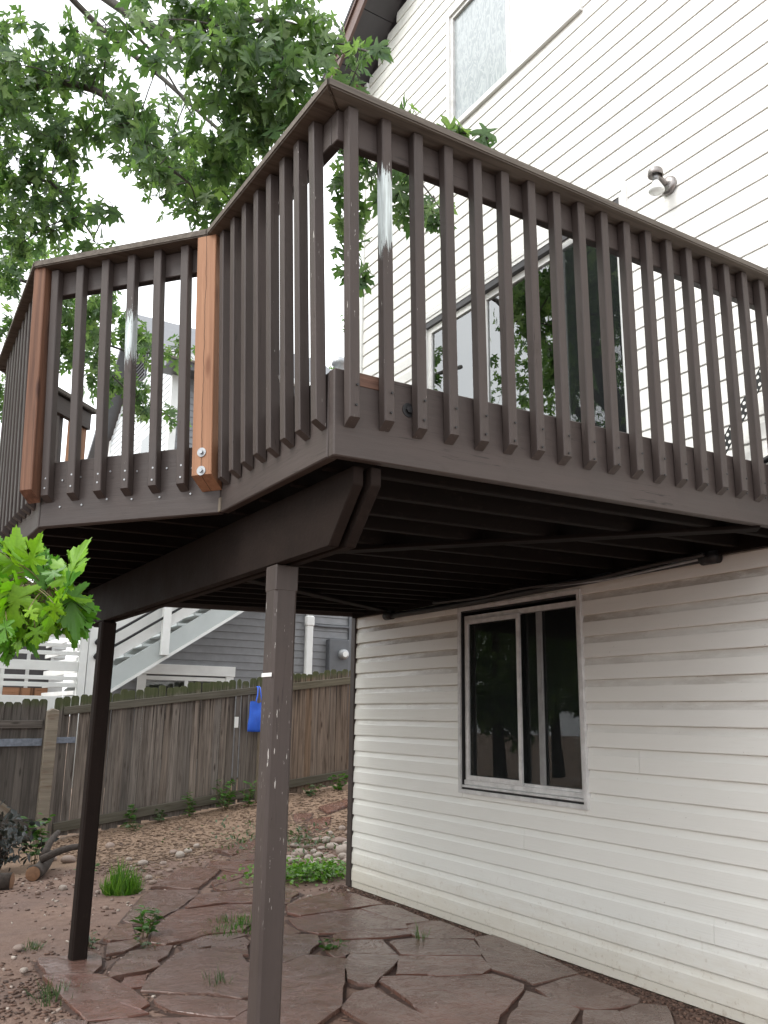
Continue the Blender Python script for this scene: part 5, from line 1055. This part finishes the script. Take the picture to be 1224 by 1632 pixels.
def weed(name, x, y, h, r, nst, nlf, mat, label, cat, lo=.03, hi=.06, group=None):
    """leafy weed: upright stems with leaves set along them"""
    g = gz(x, y); t = thing(name, label, cat, (x, y, g), group); st = []; P = []; D = []
    for i in range(nst):
        a = random.uniform(0, 6.28); q = random.uniform(.2, 1) * r; e = Vector((x + q * math.cos(a), y + q * math.sin(a), g + h * random.uniform(.6, 1))); b = Vector((x + .2 * q * math.cos(a), y + .2 * q * math.sin(a), g - .01)); st.append(([b, b.lerp(e, .5) + Vector((0, 0, .1 * h)), e], .003, .0015))
        for k in range(nlf):
            p = b.lerp(e, random.uniform(.15, 1)); P.append(tuple(p)); aa = random.uniform(0, 6.28); D.append((math.cos(aa), math.sin(aa), random.uniform(-.2, .6)))
    joined('stem', st, m_twig, t, 4); P = np.array(P); D = np.array(D); nr = rng.normal(size=P.shape) * .4; nr[:, 2] += 1
    R = basis(D, nr); S = rng.uniform(lo, hi, len(P)); V, F = scatter_geo(LS_V, LS_F, R, S, P); link('foliage', fast_mesh('foliage', V, F), Matrix.Identity(4), t, mat); return t
tuft('grass_tuft', -1.68, .66, .26, .22, 620, m_grass, 'bright green upright tuft of grass alone on the bare dirt', 'grass', None, .011, .55)
weed('weed', -1.94, -.80, .20, .10, 6, 12, m_weed, 'leafy green weed standing alone between the flagstones by the far post', 'weed', .04, .075)
tuft('grass_patch', -1.30, -.84, .40, .10, 260, m_weed, 'low spreading grass growing across the joint in the middle of the path', 'grass', None, .008, 1.3)
tuft('grass_patch', -1.50, -.95, .22, .08, 110, m_weed, 'short grass at the left end of the middle path joint', 'grass', None, .007, 1.3)
tuft('grass_sprig', -1.88, -1.92, .14, .12, 46, m_weed_grey, 'thin grey green sprig on the large slab left of the near post', 'grass', None, .006, .9)
weed('weed', -1.08, -1.64, .09, .10, 4, 8, m_weed, 'small bright weed in the gap right of the near post', 'weed', .03, .06)
tuft('grass_sprig', -.47, -1.68, .08, .14, 22, m_weed, 'single thin pale sprig growing near the wall side of the patio', 'grass', None, .006, .5)
tuft('grass_sprig', -2.40, -1.07, .10, .06, 60, m_weed_grey, 'little ring of weeds at the foot of the far post', 'grass', None, .006, 1.0)
weed('weed', -2.28, -.86, .10, .12, 5, 9, m_weed_grey, 'straggly grey green weed just right of the far post', 'weed', .025, .045)
tuft('grass_sprig', -2.58, -.70, .13, .07, 60, m_weed_grey, 'sparse seedlings left of the far post at the slab edge', 'grass', None, .006, 1.1)
tuft('grass_sprig', -2.66, -1.75, .22, .12, 90, m_weed_grey, 'dry wispy grass in the dark soil left of the front slab', 'grass', None, .006, 1.0)
weed('weed', -1.98, -1.10, .08, .12, 5, 8, m_weed_grey, 'low grey green weed on the slab below the tall leafy one', 'weed', .022, .04)
# clover patch by the house corner, nobody could count its leaves
n = 1500; P = np.stack([rng.normal(-.12, .26, n), rng.normal(.52, .17, n), np.zeros(n)], 1); P = P[(P[:, 0] < .25) & (P[:, 1] > .15)]; n = len(P)
P[:, 2] = [gz(p[0], p[1]) for p in P]; P[:, 2] += rng.uniform(.01, .11, n); D = rng.normal(size=(n, 3)); D[:, 2] *= .4; nr = rng.normal(size=(n, 3)) * .35; nr[:, 2] += 1
V, F = scatter_geo(LS_V * np.array([1.6, 1, 1]), LS_F, basis(D, nr), rng.uniform(.025, .05, n), P); tag(link('ground_cover', fast_mesh('ground_cover', V, F), Matrix.Identity(4), None, m_clover), 'lime green ground cover filling the bed at the house corner', 'ground cover', None, 'stuff')
n = 500; P = np.stack([rng.normal(.35, .35, n), rng.normal(2.1, .45, n), np.zeros(n)], 1); P[:, 2] = [gz(p[0], p[1]) for p in P]; P[:, 2] += rng.uniform(.01, .07, n); D = rng.normal(size=(n, 3)); D[:, 2] = abs(D[:, 2]); nr = rng.normal(size=(n, 3)) * .35; nr[:, 2] += 1
V, F = scatter_geo(LS_V, LS_F, basis(D, nr), rng.uniform(.03, .06, n), P); tag(link('ground_cover', fast_mesh('ground_cover', V, F), Matrix.Identity(4), None, m_weed_grey), 'grey green creeping weeds beside the far end of the path', 'ground cover', None, 'stuff')
# weeds along the fence foot
for x, y, h, r, ns, nl, lab in ((-.60, 4.33, .26, .10, 5, 8, 'leafy weed at the fence foot just right of the far deck post'), (-.20, 4.36, .14, .09, 4, 7, 'small weed at the fence foot left of the tall narrow one'), (.16, 4.34, .30, .08, 5, 9, 'tall narrow weed against the middle of the fence'),
    (.62, 4.28, .42, .26, 10, 10, 'large bushy weed with broad leaves below the blue bag'), (.86, 4.2, .34, .14, 6, 9, 'weed with pale leaves just left of the near deck post at the fence'), (2.15, 4.2, .22, .2, 7, 8, 'weed clump at the fence foot beside the house corner'), (1.75, 4.15, .16, .16, 6, 7, 'low weed under the bottom rail right of the near post'), (-.62, 4.02, .10, .12, 4, 6, 'tiny seedling in the mulch in front of the fence')):
    weed('weed', x, y, h, r, ns, nl, m_weed if h > .2 else m_weed_grey, lab, 'weed', .05, .10)
weed('weed', -1.75, 1.55, .12, .16, 6, 8, m_weed, 'low green weed between the log and the far deck post', 'weed', .03, .06)
weed('weed', -1.50, .95, .16, .14, 6, 8, m_weed_grey, 'dull weed growing beside the bright grass tuft', 'weed', .03, .05)
# dark shrub and log at the left edge
sh = thing('shrub', 'dark glossy shrub at the left edge in front of the gate', 'shrub', (-2.2, 2.7, -.14))
st = []; P = []
for i in range(16):
    a = random.uniform(0, 6.28); e = Vector((-2.36 + .36 * math.cos(a) * random.uniform(.3, 1), 2.75 + .4 * math.sin(a) * random.uniform(.3, 1), -.14 + random.uniform(.08, .34))); st.append(([(-2.25, 2.75, -.16), Vector((-2.25, 2.75, .05)).lerp(e, .5), e], .009, .004))
    P.append(np.array(e)[None] + rng.normal(size=(34, 3)) * np.array([.12, .12, .11]))
joined('stem', st, m_bark, sh, 5); P = np.concatenate(P); P[:, 2] = np.maximum(P[:, 2], -.12); D = rng.normal(size=P.shape); nr = rng.normal(size=P.shape) * .5; nr[:, 2] += .8
V, F = scatter_geo(LS_V * np.array([1.3, 1, 1]), LS_F, basis(D, nr), rng.uniform(.05, .10, len(P)), P); link('foliage', fast_mesh('foliage', V, F), Matrix.Identity(4), sh, m_shrub)
weed('weed', -1.88, 3.1, .50, .14, 7, 9, m_weed, 'green leafy weed between the dark shrub and the gate post', 'weed', .07, .12)
log = thing('cut_log', 'cut log with a pale sawn face and two forked branches on the ground', 'log', (-2.1, 1.9, -.1))
joined('trunk', [([(-2.14, 1.72, -.05), (-2.02, 2.0, -.05), (-1.86, 2.5, -.03)], .062, .055)], m_bark, log, 14)
lathe('cut_face', [(0, .004), (.054, .003), (.060, 0)], 20, axis_frame((-2.146, 1.716, -.05), (-.4, -.92, .0)), m_end, log)
joined('branch', [([(-2.06, 1.9, .03), (-1.90, 1.92, .09), (-1.72, 2.05, .10), (-1.60, 2.15, .06)], .034, .024)], m_bark, log, 9); joined('branch', [([(-2.0, 2.05, .04), (-1.92, 2.2, .15), (-1.80, 2.5, .18)], .035, .022)], m_bark, log, 9)
lg = thing('cut_log', 'short fat log lying at the left edge under the dark shrub', 'log', (-2.45, 1.5, -.1)); joined('trunk', [([(-2.36, 1.44, -.05), (-2.75, 1.62, -.05)], .07, .065)], m_bark, lg, 14); lathe('cut_face', [(0, .004), (.06, .003), (.067, 0)], 20, axis_frame((-2.354, 1.437, -.05), (.9, -.42, 0)), m_end, lg)

# ------------------------------------------------------------------ loose stones, mulch, litter
def rock_mesh():
    bm = bmesh.new(); bmesh.ops.create_icosphere(bm, subdivisions=2, radius=1); s = Vector((random.uniform(.8, 1.15), random.uniform(.7, 1.0), random.uniform(.5, .72))); ph_ = [random.uniform(0, 6) for _ in range(3)]
    for v in bm.verts:
        k = 1 + .10 * math.sin(2.3 * v.co.x + ph_[0]) * math.cos(2.1 * v.co.y + ph_[1]) + .06 * math.sin(4 * v.co.z + ph_[2]); v.co = Vector((v.co.x * s.x, v.co.y * s.y, v.co.z * s.z)) * k
    me = bpy.data.meshes.new('river_rock'); bm.to_mesh(me); bm.free()
    for p in me.polygons: p.use_smooth = True
    me.materials.append(m_rock); return me
rocks = [rock_mesh() for _ in range(7)]
pile = [(x, y, r) for x, y, r in ROCKS]
for i in range(34): pile.append((random.gauss(.25, .22), random.gauss(1.15, .28), random.uniform(.025, .06)))
for i, (x, y, r) in enumerate(pile):
    if i < 22 or i >= len(ROCKS): lab, grp = 'rounded river rock in the loose pile behind the house corner', 'river rocks behind the house corner'
    else: lab, grp = 'small pale stone lying loose on the dirt left of the path', 'pale stones scattered on the dirt'
    o_ = link('river_rock', rocks[i % 7], Matrix.Translation((x, y, gz(x, y) + r * .30)) @ Matrix.Rotation(random.uniform(0, 6.28), 4, 'Z') @ Matrix.Rotation(random.uniform(-.3, .3), 4, 'X') @ Matrix.Scale(r, 4)); tag(o_, lab, 'rock', grp)
def litter(name, n, gen, size, flat, mat, label):
    P = np.array([gen() for _ in range(n)]); P = np.concatenate([P, np.array([gz(a, b) + lump(a, b) for a, b in P])[:, None]], 1); P[:, 2] += .004
    R = rand_rot(n); yaw = rng.uniform(0, 6.28, n); tl = rng.normal(size=(n, 2)) * .25
    z = np.stack([tl[:, 0], tl[:, 1], np.ones(n)], 1); d = np.stack([np.cos(yaw), np.sin(yaw), np.zeros(n)], 1); R = basis(d, z)
    L = rng.uniform(size[0], size[1], n); V = CUBE_V[None] * np.stack([L * rng.uniform(.25, .8, n), L, L * flat], 1)[:, None, :] * (1 + rng.normal(size=(n, 8, 1)) * .18)
    V = np.einsum('nij,nvj->nvi', R, V) + P[:, None]; F = (np.arange(n) * 8)[:, None, None] + CUBE_F[None]
    tag(link(name, fast_mesh(name, V.reshape(-1, 3), F.reshape(-1, 3)), Matrix.Identity(4), None, mat), label, 'litter', None, 'stuff')
def along_fence():
    x = random.uniform(-1.6, 2.2); return (x, random.uniform(1.9, 4.45) if random.random() < .75 else random.uniform(1.0, 2.4))
litter('wood_chips', 6000, along_fence, (.012, .045), .18, m_chip, 'dry tan wood chips strewn along the foot of the fence')
litter('pebbles', 550, lambda: (random.uniform(-3.0, .5), random.uniform(-2.2, 2.0)), (.006, .026), .6, m_pebble, 'fine pebbles and grit over the dirt and in the stone joints')
litter('dark_litter', 2000, lambda: (random.gauss(-2.72, .3), random.gauss(-1.75, .45)) if random.random() < .42 else ((random.gauss(-2.2, .5), random.gauss(1.5, .5)) if random.random() < .4 else (random.uniform(-2.5, .0), random.uniform(-3, .4))), (.006, .032), .22, m_litter, 'dark leaf bits and bark crumbs on the soil')
litter('wall_grit', 2600, lambda: (-abs(random.gauss(0, .09)) - .02, random.uniform(-4.4, .1)), (.005, .02), .6, m_litter, 'grit and bark crumbs in the strip along the wall foot')
def twig(): 
    return
